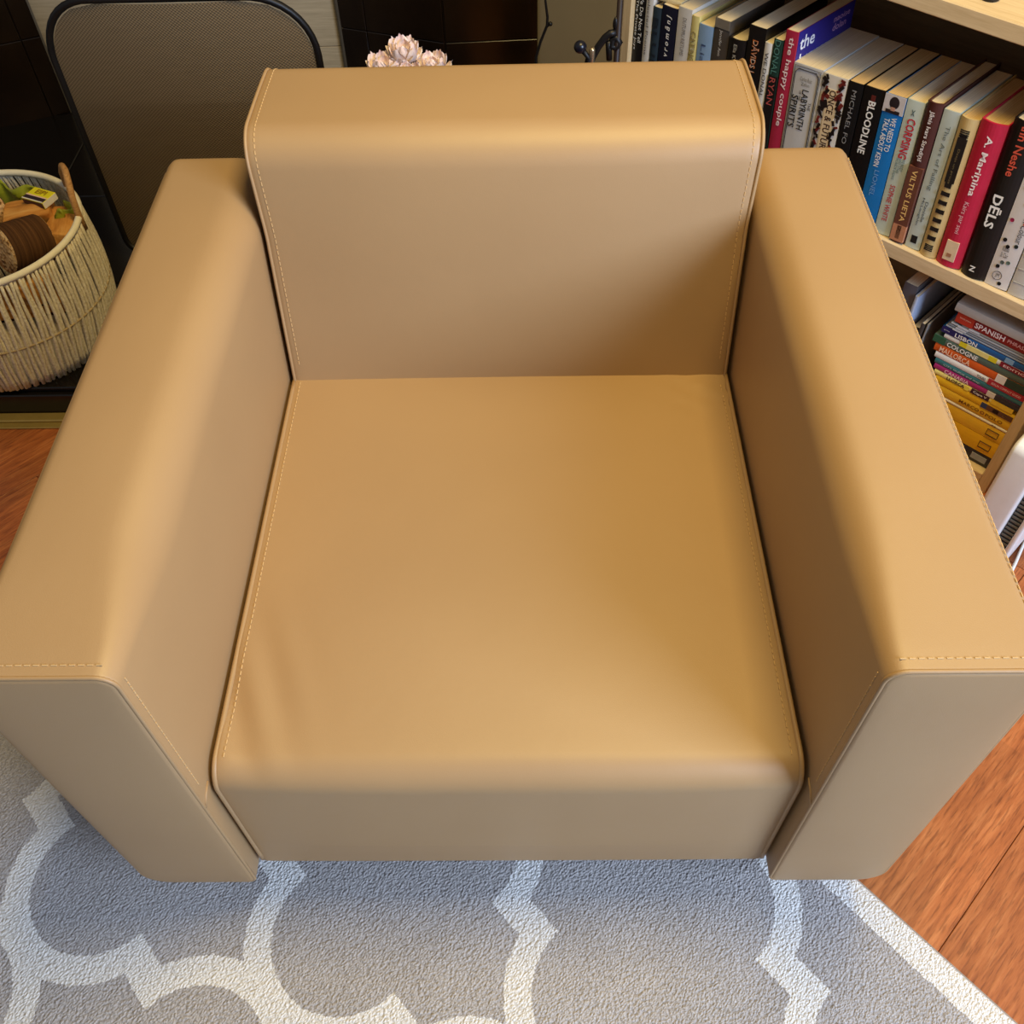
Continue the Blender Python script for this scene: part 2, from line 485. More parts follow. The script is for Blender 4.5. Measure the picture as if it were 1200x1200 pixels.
# hearth
he = thing('hearth', 'low black tiled hearth slab with brass strip along its floor edge', 'hearth', (0, 0, 0))
MB().box(-1.7, -0.08, 0.935, 1.93, 0.0, 0.052).build('slab', plain((30, 26, 22), 0.6, 0.3), he)
xs = [-1.7, -1.38, -1.06, -0.74, -0.42, -0.08]
ys = [0.925, 1.24, 1.56, 1.93]
for a, b in zip(xs, xs[1:]):
    for c_, d in zip(ys, ys[1:]):
        MB().bevbox(a + 0.001, b - 0.001, c_ + 0.001, d - 0.001, 0.052, 0.062, 0.002).build('tile', BLACKTILE, he)
    MB().bevbox(a + 0.001, b - 0.001, 0.916, 0.935, 0.001, 0.0515, 0.002).build('front_tile', BLACKTILE, he)
tmb = MB().bevbox(-1.7, -0.08, 0.893, 0.9155, 0.0005, 0.008, 0.002)
tmb.bevbox(-1.7, -0.08, 0.878, 0.8925, 0.0005, 0.004, 0.001)
tmb.build('brass_trim', BRASS, he)

# ================================================================== RUG
rug_a = R(-48)
V = []; F = []
u0, u1, v0, v1 = -0.85, 1.3, -1.3, 0.356
nu, nv = 60, 46
for k, z in enumerate((0.001, 0.012)):
    pass
prof = [(0.0, 0.001), (0.0, 0.008), (0.003, 0.0115), (0.008, 0.012)]
rings = []
mbr = MB()
def rring(d, z): return [(u0 + d, v0 + d, z), (u1 - d, v0 + d, z), (u1 - d, v1 - d, z), (u0 + d, v1 - d, z)]
vv = []
for d, z in prof: vv += rring(d, z)
ff = [(i * 4 + k, i * 4 + (k + 1) % 4, (i + 1) * 4 + (k + 1) % 4, (i + 1) * 4 + k) for i in range(3) for k in range(4)]
ff += [(12, 13, 14, 15), (3, 2, 1, 0)]
rug = thing('area_rug', 'grey rug with off-white quatrefoil trellis pattern under the armchair', 'rug', (0, 0, 0), (0, 0, rug_a))
mobj('pile', vv, ff, RUG, rug)
eb = MB()
eb.tube([(u0, v1 + 0.001, 0.005), (u1, v1 + 0.001, 0.005)], 0.0022, 6)
eb.build('edge_binding', plain((150, 140, 128), 0.9, 0.1), rug)

# ================================================================== ARMCHAIR
W, WI, HA, HS, D, H0 = 0.4507, 0.3142, 0.6152, 0.3623, 0.7990, 0.10
ch = thing('armchair', 'tan leather armchair with wide block arms standing on the trellis rug', 'armchair', (0, 0, 0))
def arm(sg):
    # cross-section (x outward positive a, z) CCW; a from WI to W
    c = [(WI, H0), (W, H0), (W, HA), (WI, HA)]
    def rad(tt):
        k = min(1.0, tt / 0.22); k = k * k * (3 - 2 * k)
        return [0.012, 0.032, 0.010 + 0.006 * k, 0.018 + (0.026 if sg < 0 else 0.016) * k]
    def mp(a, b, x):
        # soft crown on the top, and a slight belly on the inner face
        f = math.sin(PI * min(1, max(0, x / D)))
        if b > HA - 0.04:
            u = (a - WI) / (W - WI); b += 0.004 * math.sin(PI * min(1, max(0, u))) * f
        if x < 0.02:     # front panel slightly padded
            u = (a - WI) / (W - WI); q = (b - H0) / (HA - H0)
            x -= 0.006 * max(0, math.sin(PI * u)) ** 0.6 * max(0, math.sin(PI * q)) ** 0.6
        return (sg * a, x, b)
    V, F = loft(c, rad, 0.0, D, 0.006, 0.030, mp, nmid=26, seg=7, sub=9, capn=5)
    o = fix_normals(mobj('arm', V, F, LEATHER, ch, True))
    # welt round the front panel
    pts = round_poly(offset_poly(c, 0.0015), [0.010, 0.030, 0.009, 0.0165], 6, 6)
    MB().tube([(sg * p.x, 0.0025, p.y) for p in pts], 0.0022, 6, closed=True).build('welt', WELT, o, True)
    # seam on the inner face at seat level, and outer top seam
    MB().tube([(sg * (WI - 0.0002), 0.002, 0.337), (sg * (WI - 0.0004), 0.012, 0.346), (sg * (WI - 0.0002), 0.026, 0.349)], 0.0013, 6).build('inner_seam', WELT, o, True)
    MB().tube([(sg * (W + 0.0004), y, HA - 0.013) for y in [0.004 + 0.76 * k / 20 for k in range(21)]], 0.0016, 6).build('outer_seam', WELT, o, True)
    st = []
    st.append([(sg * x, 0.0135, HA + 0.0004 + 0.004 * math.sin(PI * (x - WI) / (W - WI)) * 0.05) for x in [WI + 0.012 + (W - WI - 0.022) * k / 10 for k in range(11)]])
    st.append([(sg * (WI - 0.0003), 0.0125, z) for z in [HA - 0.02 - (HA - 0.02 - 0.37) * k / 10 for k in range(11)]])
    if sg > 0: st.append([(sg * (W - 0.006), y, HA - 0.0008) for y in [0.02 + 0.74 * k / 20 for k in range(21)]])
    stitches('stitching', st, o)
    return o
arm(-1); arm(1)
# seat: profile in (y, z), swept in x
SW = WI - 0.004
c = [(0.022, H0 + 0.004), (0.70, H0 + 0.004), (0.70, HS), (0.022, HS)]
def seat_map(a, b, x):
    if b > HS - 0.06:
        k = (b - (HS - 0.06)) / 0.06
        u = x / SW; vv_ = min(1, max(0, (a - 0.02) / 0.62))
        b += 0.010 * k * (1 - u * u) * math.sin(PI * vv_) ** 0.7
        # creases towards the front left corner and the rear right corner
        if a < 0.35:
            q = (x + 0.285); r_ = a - 0.11
            g_ = math.exp(-(q / 0.05) ** 2 - (r_ / 0.085) ** 2)
            b += 0.0026 * k * g_ * math.sin((q * 1.0 + r_ * 0.42) * 2 * PI / 0.055)
        g_ = math.exp(-((x - 0.26) / 0.05) ** 2 - ((a - 0.59) / 0.03) ** 2)
        b += 0.004 * k * g_ * math.sin((x * 0.5 + a) * 2 * PI / 0.03)
    if a < 0.06:
        k = (0.06 - a) / 0.038; u = x / SW
        a -= 0.006 * min(1, k) * (1 - u ** 4) * min(1.0, max(0, (b - H0) / 0.08))
    return (x, a, b)
V, F = loft(c, [0.012, 0.02, 0.01, 0.030], -SW, SW, 0.008, 0.008, seat_map, nmid=90, seg=10, sub=46, capn=2)
so = fix_normals(mobj('seat_cushion', V, F, LEATHER, ch, True))
def seat_edge(x, inset):
    pr = []
    for k in range(12): pr.append((0.022 - inset, H0 + 0.02 + (HS - 0.03 - H0 - 0.02) * k / 11))
    for k in range(1, 9):
        an = PI - (PI / 2) * k / 8
        pr.append((0.052 + (0.030 + inset) * math.cos(an), HS - 0.03 + (0.030 + inset) * math.sin(an)))
    for k in range(1, 24): pr.append((0.052 + 0.57 * k / 23, HS + inset))
    return pr
for sg in (-1, 1):
    MB().tube([(sg * (SW - 0.0035), y, z) for y, z in seat_edge(0, -0.0012)], 0.0032, 7).build('welt', WELT, so, True)
st = []
for sg in (-1, 1):
    xx = sg * (SW - 0.013)
    st.append([seat_map(y, z, xx) for y, z in seat_edge(0, 0.0)[18:]])
    st[-1] = [(p[0], p[1], p[2] + 0.0006) for p in st[-1]]
stitches('stitching', st, so)
# back: profile in (y, z), reclined
BW = WI - 0.003
HB = 0.694
c = [(0.612, HS - 0.03), (0.868, 0.12), (0.880, HB), (0.684, HB)]
def back_map(a, b, x):
    u = x / BW
    k = min(1, max(0, (b - HS) / 0.1))
    q = min(1, max(0, (b - HS) / (HB - HS)))
    if a < 0.74:
        a -= 0.012 * (1 - u * u) * math.sin(PI * q) ** 0.7 * min(1, max(0, (0.74 - a) / 0.05))
    if b > HB - 0.05: b += 0.002 * (1 - u * u) * math.sin(PI * min(1, max(0, (a - 0.66) / 0.22)))
    # rear top corners rounded in plan
    if abs(u) > 0.86 and a > 0.72:
        e = (a - 0.72) / 0.16; x *= 1 - 0.010 * e * e * e * (abs(u) - 0.86) / 0.14
    # wider above the arms
    if b > HA - 0.04: x *= 1 + 0.026 * min(1, (b - HA + 0.04) / 0.12)
    return (x, a, b)
V, F = loft(c, [0.016, 0.02, 0.030, 0.046], -BW, BW, 0.012, 0.012, back_map, nmid=50, seg=10, sub=22, capn=3)
bo = fix_normals(mobj('back_cushion', V, F, LEATHER, ch, True))
edge = round_poly(offset_poly(c, 0.0), [0.016, 0.02, 0.030, 0.046], 10, 22)
# visible run of the outline: from the rear top over the top edge and down the front
n_ = len(edge); per = 11 + 21
run = [edge[(2 * per + k) % n_] for k in range(0, 2 * per + 1)]
for sg in (-1, 1):
    pts = [Vector(back_map(p.x, p.y, sg * (BW - 0.002))) for p in run]
    MB().tube([p + Vector((sg * -0.0035, 0, 0)) for p in pts], 0.0022, 7).build('welt', LEATHER, bo, True)
st = []
for sg in (-1, 1):
    pts = []
    for i, p in enumerate(run[6:-3]):
        q = Vector(back_map(p.x, p.y, sg * (BW - 0.016)))
        cn = Vector((0, 0.76, 0.5)); dr = Vector((0, q.y - cn.y, q.z - cn.z)).normalized()
        pts.append(q + dr * 0.0004)
    st.append(pts)
stitches('stitching', st, bo)
# underside frame and feet
MB().bevbox(-W + 0.03, W - 0.03, 0.04, D - 0.03, 0.085, 0.112, 0.004).build('underframe', FOOT, ch)
for x, y, z in ((-0.38, 0.09, 0.012), (0.38, 0.09, 0.012), (-0.36, 0.70, 0.012), (0.38, 0.72, 0.0)):
    MB().lathe([(0.0, z), (0.018, z), (0.020, z + 0.004), (0.026, 0.09), (0.0, 0.09)], 20, (x, y, 0)).build('foot', FOOT, ch, True)

# ================================================================== BOOKCASE
BROT = (0, 0, R(-45))
bc = thing('bookcase', 'low pale oak bookcase behind the right arm of the armchair', 'bookcase', tuple(BK), BROT)
SL, SR, BD = -0.598, 0.288, 0.285
def shelf(z0, z1, y0=0.0):
    MB().bevbox(SL + 0.0185, SR - 0.0175, y0, BD - 0.008, z0, z1, 0.0012).build('shelf', SHELFWOOD, bc)
shelf(0.010, 0.034, 0.004); shelf(0.345, 0.370)
MB().bevbox(SL - 0.004, SR + 0.004, -0.004, BD, 0.7085, 0.732, 0.0015).build('top_board', SHELFWOOD, bc)
MB().bevbox(SL, SL + 0.018, 0, BD - 0.001, 0, 0.708, 0.0012).build('side_panel', SHELFSIDE, bc)
MB().bevbox(SR - 0.017, SR, 0, BD - 0.001, 0, 0.708, 0.0012).build('side_panel', SHELFSIDE, bc)
MB().box(SL + 0.0185, SR - 0.0175, BD - 0.0075, BD - 0.002, 0.01, 0.708).build('back_panel', wood('back_panel_veneer', (120, 98, 70), (146, 122, 90)), bc)

PAGES = NT('page_block')
_v = PAGES.coord((1, 1, 1))
_f = PAGES.noise(PAGES.coord((900, 6, 6)), 1.0, 2)
PAGES.bump(_f, 0.25, 0.0006)
PAGE_M = PAGES.set(PAGES.ramp(_f, [(0.3, srgb(214, 196, 160)), (0.7, srgb(238, 222, 190))]), 0.85, 0.2)
PAGES2 = NT('page_block_aged')
_f = PAGES2.noise(PAGES2.coord((900, 6, 6)), 1.0, 2); PAGES2.bump(_f, 0.25, 0.0006)
PAGE_AGED = PAGES2.set(PAGES2.ramp(_f, [(0.3, srgb(196, 160, 104)), (0.7, srgb(224, 192, 138))]), 0.85, 0.2)
WHITE = plain((236, 234, 228), 0.6, 0.3, 0.02)
BLACK = plain((20, 19, 20), 0.45, 0.4, 0.05)

def book_geom(root, T, H, Dp, cover, hard=False, aged=False, bulge=None):
    cth = 0.0022 if hard else 0.0011
    bl = bulge if bulge is not None else (0.005 if hard else 0.001)
    ov = 0.003 if hard else 0.0
    out = [(0.0, Dp)]; nb = 8
    for k in range(nb + 1):
        u = k / nb
        out.append((T * u, -bl * (1 - (2 * u - 1) ** 2)))
    out.append((T, Dp))
    inn = [(cth, Dp)]
    for k in range(nb + 1):
        u = k / nb
        inn.append((cth + (T - 2 * cth) * u, cth - bl * 0.8 * (1 - (2 * u - 1) ** 2)))
    inn.append((T - cth, Dp))
    m = len(out); V = []; F = []
    for z in (0, H):
        V += [(x, y, z) for x, y in out] + [(x, y, z) for x, y in inn]
    o2 = 2 * m
    for i in range(m - 1):
        F.append((i, i + 1, o2 + i + 1, o2 + i))
        F.append((m + i + 1, m + i, o2 + m + i, o2 + m + i + 1))
        F.append((o2 + i, o2 + i + 1, o2 + m + i + 1, o2 + m + i))
        F.append((i + 1, i, m + i, m + i + 1))
    for i in (0, m - 1): F.append((i, m + i, o2 + m + i, o2 + i))
    fix_normals(mobj('cover', V, F, cover, root))
    x0, x1 = cth + 0.0001, T - cth - 0.0001
    zt = H - ov; y1 = Dp - ov - 0.0005
    pv = []; nbk = 6
    for z in (ov, zt):
        pv.append((x0, y1, z))
        for k in range(nbk + 1):
            u = k / nbk
            dip = (0.004 if hard else 0.0)
            pv.append((x0 + (x1 - x0) * u, cth + 0.0006 - (bl * 0.72) * (1 - (2 * u - 1) ** 2), z))
        pv.append((x1, y1, z))
    mm = nbk + 3
    pf = [tuple(range(mm))[::-1], tuple(range(mm, 2 * mm))] + [(i, (i + 1) % mm, mm + (i + 1) % mm, mm + i) for i in range(mm)]
    fix_normals(mobj('pages', pv, pf, PAGE_AGED if aged else PAGE_M, root))
    return bl
LEAN = -0.052
def spine_z(p):
    d = ray(*p); return CAM.z + d.z * (((BK - CAM).dot(N_) + 0.007) / d.dot(N_))
UG = 'upright books on the middle shelf'
def upright(label, s0, s1, ztop, Dp, rgb, texts=(), hard=False, aged=False, lean=LEAN, setback=0.01, zb=0.3703, blocks=(), rough=0.4, group=UG, bulge=None):
    H = ztop - zb; T = s1 - s0 - 0.0010
    sb = s0 - H * math.tan(lean)
    p = bpt(sb, setback, zb)
    root = thing('book', label, 'book', tuple(p), (0, lean, R(-45)), group)
    cov = plain(rgb, rough, 0.4, 0.05, 40)
    bl = book_geom(root, T, H, Dp, cov, hard, aged, bulge)
    yb = -bl - 0.0003
    # blocks: (x0,x1,z0,z1 as fractions from the top, rgb[, name])
    for bk_ in blocks:
        x0, x1, za, zb_, col = bk_[:5]
        if isinstance(za, tuple): za = (ztop - spine_z(za)) / H
        if isinstance(zb_, tuple): zb_ = (ztop - spine_z(zb_)) / H
        nm = bk_[5] if len(bk_) > 5 else 'spine_panel'
        q = MB().box(T * x0, T * x1, yb - 0.0002, yb + bl * 0.9 if bl > 0.002 else yb + 0.0008, H * (1 - zb_), H * (1 - za)).build(nm, plain(col, 0.5, 0.35, 0.06, 120), root)
    # texts: (string, rgb, from_top fraction a..b, across fraction x0..x1, weight, mode, slant)
    for tx in texts:
        body, col, fa, fb, xa, xb, wt = tx[:7]
        if isinstance(fa, tuple): fa = (ztop - spine_z(fa)) / H
        if isinstance(fb, tuple): fb = (ztop - spine_z(fb)) / H
        mode = tx[7] if len(tx) > 7 else 'down'
        sl = tx[8] if len(tx) > 8 else 0.0
        m = plain(col, 0.5, 0.35, 0.0)
        if mode == 'down':
            lettering(body, m, root, (T * xa, yb - 0.0004, H * (1 - fa)), (0, 0, -1), (1, 0, 0), H * (fb - fa), T * (xb - xa), wt, sl)
        elif mode == 'up':
            lettering(body, m, root, (T * xb, yb - 0.0004, H * (1 - fb)), (0, 0, 1), (-1, 0, 0), H * (fb - fa), T * (xb - xa), wt, sl)
        else:
            lettering(body, m, root, (T * xa, yb - 0.0004, H * (1 - fb)), (1, 0, 0), (0, 0, 1), T * (xb - xa), H * (fb - fa), wt, sl)
    return root, T, H, yb

WT = (238, 238, 234); BKc = (22, 21, 22)
upright('black paperback spine lettered We Do Not Tell beside bookcase side panel', -0.5795, -0.556, 0.625, 0.15, (18, 17, 18),
        [('We Do Not Tell', WT, (752,-8), (747,50), .52, .84, .02), ('The Private Joys', WT, (748,0), (743,58), .12, .38, .0)], lean=0)
upright('thin white paperback with fine grey script between two dark spines', -0.556, -0.540, 0.618, 0.15, (214, 212, 206),
        [('Selected Poems', (110, 106, 100), .1, .5, .25, .65, .0), ('Sandy Moor', (90, 86, 80), .55, .85, .25, .65, .0)], lean=0)
upright('dark slate teal book under the cream booklet', -0.540, -0.522, 0.5785, 0.15, (46, 62, 74), [('BLUE', (30, 40, 50), .08, .5, .2, .8, .02)], lean=0)
upright('navy book with spaced white italic letters romani', -0.5215, -0.489, 0.587, 0.15, (20, 24, 44),
        [('v r o m ā n J', WT, (781,19), (775,66), .34, .74, .05, 'up', .15)], lean=0)
upright('white book with small grey capitals next to cream spine', -0.488, -0.4595, 0.594, 0.155, (212, 208, 200), [('DUTUMU RIETUMS', (120, 112, 108), (803,22), (799,66), .42, .7, .0)], lean=-0.01)
upright('slim cream-yellow book with white outlined lettering', -0.459, -0.4435, 0.588, 0.15, (226, 212, 138), [('CATING', (150, 128, 40), (814,38), (806,72), .12, .82, .05), ('CATING', (250, 246, 226), (814,38), (806,72), .18, .76, .0)], lean=-0.015)
upright('light blue book beside the dark photographic spine', -0.443, -0.414, 0.580, 0.15, (140, 172, 208), [('Lia', (66, 84, 120), (822,52), (820,74), .3, .62, .0)], lean=-0.02)
upright('mottled dark grey book with small white lettering', -0.4135, -0.383, 0.598, 0.15, (74, 68, 62), [('Jennifer Ann', (210, 206, 200), (845,36), (841,66), .36, .6, .0)], lean=-0.025, blocks=[(.02, .98, .0, .06, (120, 112, 100))])
upright('shorter black hardback between mottled grey book and tall black book', -0.3825, -0.349, 0.578, 0.15, (24, 20, 19), [('Ella K.', (190, 184, 170), (863,52), (861,70), .42, .62, .0)], lean=-0.03, hard=True)
upright('tall black book lettered DAVIDS in white and orange', -0.3485, -0.316, 0.607, 0.17, (20, 18, 18), [('DĀVIDS L', (226, 120, 40), (885,48), (879,88), .32, .76, .045), ('DĀVIDS L', (246, 240, 226), (885,48.3), (879,87.7), .36, .72, .01)], lean=-0.035)
upright('thin white paperback lettered DONAL beside green spine', -0.3155, -0.3015, 0.590, 0.14, (232, 230, 224), [('WE DONAL', (40, 38, 38), (898,62), (890,114), .25, .75, .0)], lean=-0.04)
upright('dark green and black paperback lettered DONAL RYAN', -0.301, -0.2835, 0.600, 0.14, (34, 62, 54), [('DONAL', (90, 140, 130), (912,48), (905,88), .2, .82, .0), ('RYAN', (196, 90, 84), (905,92), (897,122), .2, .82, .0)], lean=-0.045, blocks=[(.0, 1.0, (905,90), 1.0, (26, 22, 22))])
hp, T, H, yb = upright('red-spined paperback with purple-blue cover lettered the happy couple', -0.2830, -0.2605, 0.6195, 0.155, (178, 44, 72), [('the happy couple', (248, 226, 226), (928,45), (910,148), .25, .80, .035)], lean=-0.048)
cv = MB().box(T + 0.0001, T + 0.0005, 0.002, 0.155, 0.0, H).build('front_cover', plain((44, 36, 130), 0.4, 0.4, 0.04), hp)
wm = plain((245, 244, 248), 0.5, 0.3, 0.0)
lettering('the', wm, hp, (T + 0.0009, 0.008, H - 0.030), (0, 1, 0), (0, 0, 1), 0.040, 0.021, .04)
lettering('happy', wm, hp, (T + 0.0009, 0.012, H - 0.062), (0, 1, 0), (0, 0, 1), 0.075, 0.026, .04)
pk = plain((196, 150, 200), 0.5, 0.3, 0.0)
lettering('naoise', pk, hp, (T + 0.0009, 0.098, H - 0.017), (0, 1, 0), (0, 0, 1), 0.045, 0.009, .02)
lettering('dolan', pk, hp, (T + 0.0009, 0.098, H - 0.031), (0, 1, 0), (0, 0, 1), 0.038, 0.011, .02)
# the labyrinth book
lb, T, H, yb = upright('thick pale grey book with thin black frame lettered The Labyrinth of the Spirits', -0.2585, -0.2055, 0.578, 0.155, (206, 205, 203),
        [('THE', (30, 28, 28), (944,121), (942,130), .70, .80, .0), ('LABYRINTH', (30, 28, 28), (943,107), (932,152), .44, .66, .03), ('OF THE', (30, 28, 28), (939,108), (936,119), .33, .41, .0), ('SPIRITS', (30, 28, 28), (935,113), (927,150), .12, .34, .03),
         ('Carlos Ruiz', (120, 116, 112), .085, .115, .3, .7, .0, 'flat'), ('Zafon', (120, 116, 112), .125, .15, .36, .64, .0, 'flat')], aged=False)
fr = MB()
q = [(T * .08, H * .97), (T * .92, H * .97), (T * .92, H * .03), (T * .08, H * .03)]
fp = [(T * .20, H * .965), (T * .80, H * .965), (T * .90, H * .94), (T * .90, H * .06), (T * .80, H * .035), (T * .20, H * .035), (T * .10, H * .06), (T * .10, H * .94)]
fr.tube([(x, yb, z) for x, z in fp], 0.0006, 5, closed=True)
fp2 = [(T * .06, H * .985), (T * .94, H * .985), (T * .94, H * .015), (T * .06, H * .015)]
fr.tube([(x, yb, z) for x, z in fp2], 0.0004, 5, closed=True)
fr.build('printed_frame', plain((44, 42, 42), 0.6, 0.3, 0), lb)
oc, T, H, yb = upright('white and dark red book with torn-edge banner lettered ONCE and FUTURE', -0.2050, -0.1625, 0.5795, 0.155, (226, 220, 208),
        [('ONCE & FUTURE', (60, 34, 26), (975,107), (958,178), .38, .66, .03)], blocks=[(.30, .74, .10, .90, (224, 200, 160))])
rs = random.Random(3); mb = MB(); mb2 = MB()
for i in range(34):
    z = H * (1 - (.02 + .9 * i / 34)); sz = rs.uniform(.003, .0065)
    for cx_ in (.18, .82):
        M_ = Matrix.Translation((T * (cx_ + rs.uniform(-.09, .09)), yb - 0.0003, z)) @ Euler((0, rs.uniform(0, 3), 0)).to_matrix().to_4x4()
        (mb if rs.random() < .5 else mb2).box(-sz, sz, -0.0003, 0.0003, -sz * .5, sz * .5, M_)
mb.build('printed_foliage', plain((110, 40, 34), 0.5, 0.3, .2), oc); mb2.build('printed_foliage', plain((34, 26, 24), 0.5, 0.3, .2), oc)
upright('slim black paperback with thin grey capitals MICHAEL', -0.1620, -0.1360, 0.5815, 0.155, (20, 20, 21), [('MICHAEL FO', (150, 150, 150), (1001,107), (985,168), .36, .66, .0)], aged=True)
upright('black paperback lettered BLOODLINE in bold white', -0.1350, -0.1005, 0.5840, 0.155, (18, 17, 18), [('BLOODLINE', WT, (1022,120), (1008,181), .34, .70, .06)], aged=True, blocks=[(.42, .62, .05, .13, (96, 36, 30))])
kv, T, H, yb = upright('bright blue paperback lettered We Need To Talk About Kevin', -0.1000, -0.0660, 0.5850, 0.155, (28, 120, 196),
        [('WE NEED TO', WT, (1051,141), (1040,180), .54, .80, .035), ('TALK ABOUT KEVIN', WT, (1041,140), (1026,196), .22, .48, .035), ('LIONEL', (120, 170, 220), (1028,201), (1019,230), .36, .6, .0)], aged=True, blocks=[(.0, 1.0, .0, (1052,137), (202, 196, 196))])
mb = MB()
zk = H - (0.5850 - spine_z((1052, 137)))
mb.sphere((T * .5, yb - 0.0001, zk + .0155), 0.0085, 14, 8, (1, .05, 1.1))
mb.box(T * .16, T * .84, yb - 0.0006, yb - 0.0002, zk, zk + .005)
mb.build('printed_portrait', plain((40, 32, 34), 0.5, 0.3, .1), kv)
mb = MB().box(T * .40, T * .60, yb - 0.0009, yb - 0.0004, zk + .004, zk + .009); mb.build('printed_neck', plain((186, 140, 120), 0.5, 0.3, .05), kv)
upright('pale mint paperback with red lettering CORPSING and SOPHIE WHITE', -0.0655, -0.0375, 0.5885, 0.15, (200, 214, 206),
        [('CORPSING', (196, 44, 60), (1067,140), (1056,187), .28, .78, .06), ('WE BODY', (90, 120, 120), (1058,188), (1054,202), .58, .76, .0), ('AND OTHER', (90, 120, 120), (1054,187), (1050,204), .40, .56, .0), ('HORROR SHOWS', (90, 120, 120), (1050,186), (1043,210), .22, .38, .0), ('SOPHIE WHITE', (196, 44, 60), (1046,218), (1036,260), .30, .62, .03), ('x', (90, 110, 110), .06, .10, .38, .6, .0, 'flat')])
upright('dark maroon and copper hardback lettered VILTUS LIETA', -0.0365, -0.0110, 0.5970, 0.165, (74, 38, 34),
        [('Jānis Ivars Stradiņš', (246, 240, 236), (1094,130), (1076,188), .34, .70, .03), ('VILTUS LIETA', (238, 196, 120), (1073,199), (1054,258), .34, .68, .03)], hard=True,
        blocks=[(.04, .96, (1075,196), (1053,262), (104, 62, 48)), (.04, .96, (1053,262), .985, (190, 130, 96)), (.36, .64, (1055,264), (1051,279), (110, 50, 46), 'publisher_mark')])
upright('pale grey-green paperback lettered The Art of Falling', -0.0100, 0.0155, 0.5935, 0.15, (190, 202, 196),
        [('The Art of Falling', (110, 120, 116), (1114,150), (1088,224), .34, .68, .0), ('Danielle', (60, 64, 64), (1088,239), (1080,262), .54, .74, .0), ('McLaughlin', (60, 64, 64), (1083,233), (1072,264), .26, .46, .0)], blocks=[(.3, .7, (1071,277), (1068,285), (24, 24, 26), 'publisher_mark')])
st_, T, H, yb = upright('beige ribbed hardback with black title plate and row of black bars', 0.0165, 0.0440, 0.5940, 0.155, (204, 178, 122), [], hard=True, aged=True,
        blocks=[(.22, .76, (1130,163), (1113,214), (28, 24, 22), 'title_plate'), (.3, .68, (1131,158), (1130,163), (28, 24, 22), 'title_plate'), (.3, .68, (1113,214), (1111,220), (28, 24, 22), 'title_plate')] +
        [(.24, .74, (1108 - 3.3 * a_, 224.5 + 10.3 * a_), (1106.7 - 3.3 * a_, 229 + 10.3 * a_), (26, 23, 22), 'printed_bar') for a_ in range(6)] + [(.24, .74, a_, a_ + .006, (26, 23, 22), 'printed_bar') for a_ in (.075, .088, .101, .114, .905, .918, .931, .944)])
gl = plain((120, 104, 70), 0.5, 0.3, 0)
lettering('Dzeja un proza', gl, st_, (T * .40, yb - 0.0008, H * .80), (0, 0, -1), (1, 0, 0), H * .24, T * .16, 0.0)
mr, T, H, yb = upright('crimson hardback lettered A. Marinina in white', 0.0445, 0.0845, 0.6005, 0.165, (190, 34, 66),
        [('A. Mariņina', (250, 240, 240), (1160,159), (1137,229), .36, .68, .05), ('Kairs par sevi', (236, 190, 196), (1133,236), (1119,272), .36, .60, .0)], hard=True, aged=True,
        blocks=[(.26, .74, (1113,280), (1110,304), (222, 196, 160), 'printed_picture')], bulge=0.006)
MB().box(T * .40, T * .58, yb - 0.0008, yb - 0.0003, H * .075, H * .10).build('printed_picture', plain((170, 120, 90), .5, .3, .2), mr)
upright('thick black hardback lettered DELS in bold white with orange-red author name', 0.0860, 0.1245, 0.6170, 0.165, (17, 16, 17),
        [('Ann Neshe', (206, 84, 62), (1204,140), (1182,206), .40, .72, .05), ('DĒLS', WT, (1171,228), (1158,266), .28, .76, .07), ('N', WT, (1139,310), (1137,316), .34, .56, .05)], hard=True, bulge=0.006)
sl_, T, H, yb = upright('white book with coloured dots lettered Colour by Kassia St Clair', 0.1255, 0.1615, 0.600, 0.16, (216, 212, 210),
        [('The Secret Lives of Colour', (36, 34, 34), .16, .66, .60, .88, .0), ('Kassia', (70, 66, 66), .70, .735, .24, .52, .0, 'flat'), ('St Clair', (70, 66, 66), .745, .78, .24, .56, .0, 'flat')])
for u, fz, col in ((.18, .52, (160, 40, 80)), (.2, .66, (22, 22, 26)), (.40, .70, (22, 22, 26)), (.72, .68, (40, 50, 50)), (.42, .815, (90, 100, 96)), (.66, .805, (100, 120, 112)), (.3, .85, (26, 26, 28)), (.62, .965, (22, 22, 26)), (.74, .52, (180, 70, 60)), (.5, .40, (30, 40, 90)), (.3, .3, (60, 120, 80))):
    MB().lathe([(0.0, -0.0002), (0.0030, -0.0002), (0.0030, 0.0004)], 16).build('printed_dot', plain(col, .5, .3, 0), sl_).matrix_local = Matrix.Translation((T * u, yb + 0.0001, H * (1 - fz))) @ Euler((R(90), 0, 0)).to_matrix().to_4x4()
ring = [(T * .42 + T * .2 * math.cos(a_ * PI / 10), yb, H * .085 + T * .2 * math.sin(a_ * PI / 10)) for a_ in range(20)]
MB().tube(ring, 0.0003, 5, closed=True).build('publisher_mark', plain((40, 38, 38), .5, .3, 0), sl_)
lettering('JM', plain((40, 38, 38), .5, .3, 0), sl_, (T * .34, yb - 0.0004, H * .068), (1, 0, 0), (0, 0, 1), T * .17, H * .034, 0.0)
upright('grey-white checked book beside the dotted white book', 0.1625, 0.190, 0.598, 0.15, (196, 194, 188), [], blocks=[(.1, .9, a_, a_ + .004, (170, 168, 164), 'printed_line') for a_ in [.1 * i for i in range(1, 10)]])
upright('brown paperback closing the row beside the bookcase side panel', 0.192, 0.222, 0.590, 0.14, (120, 84, 60), [])

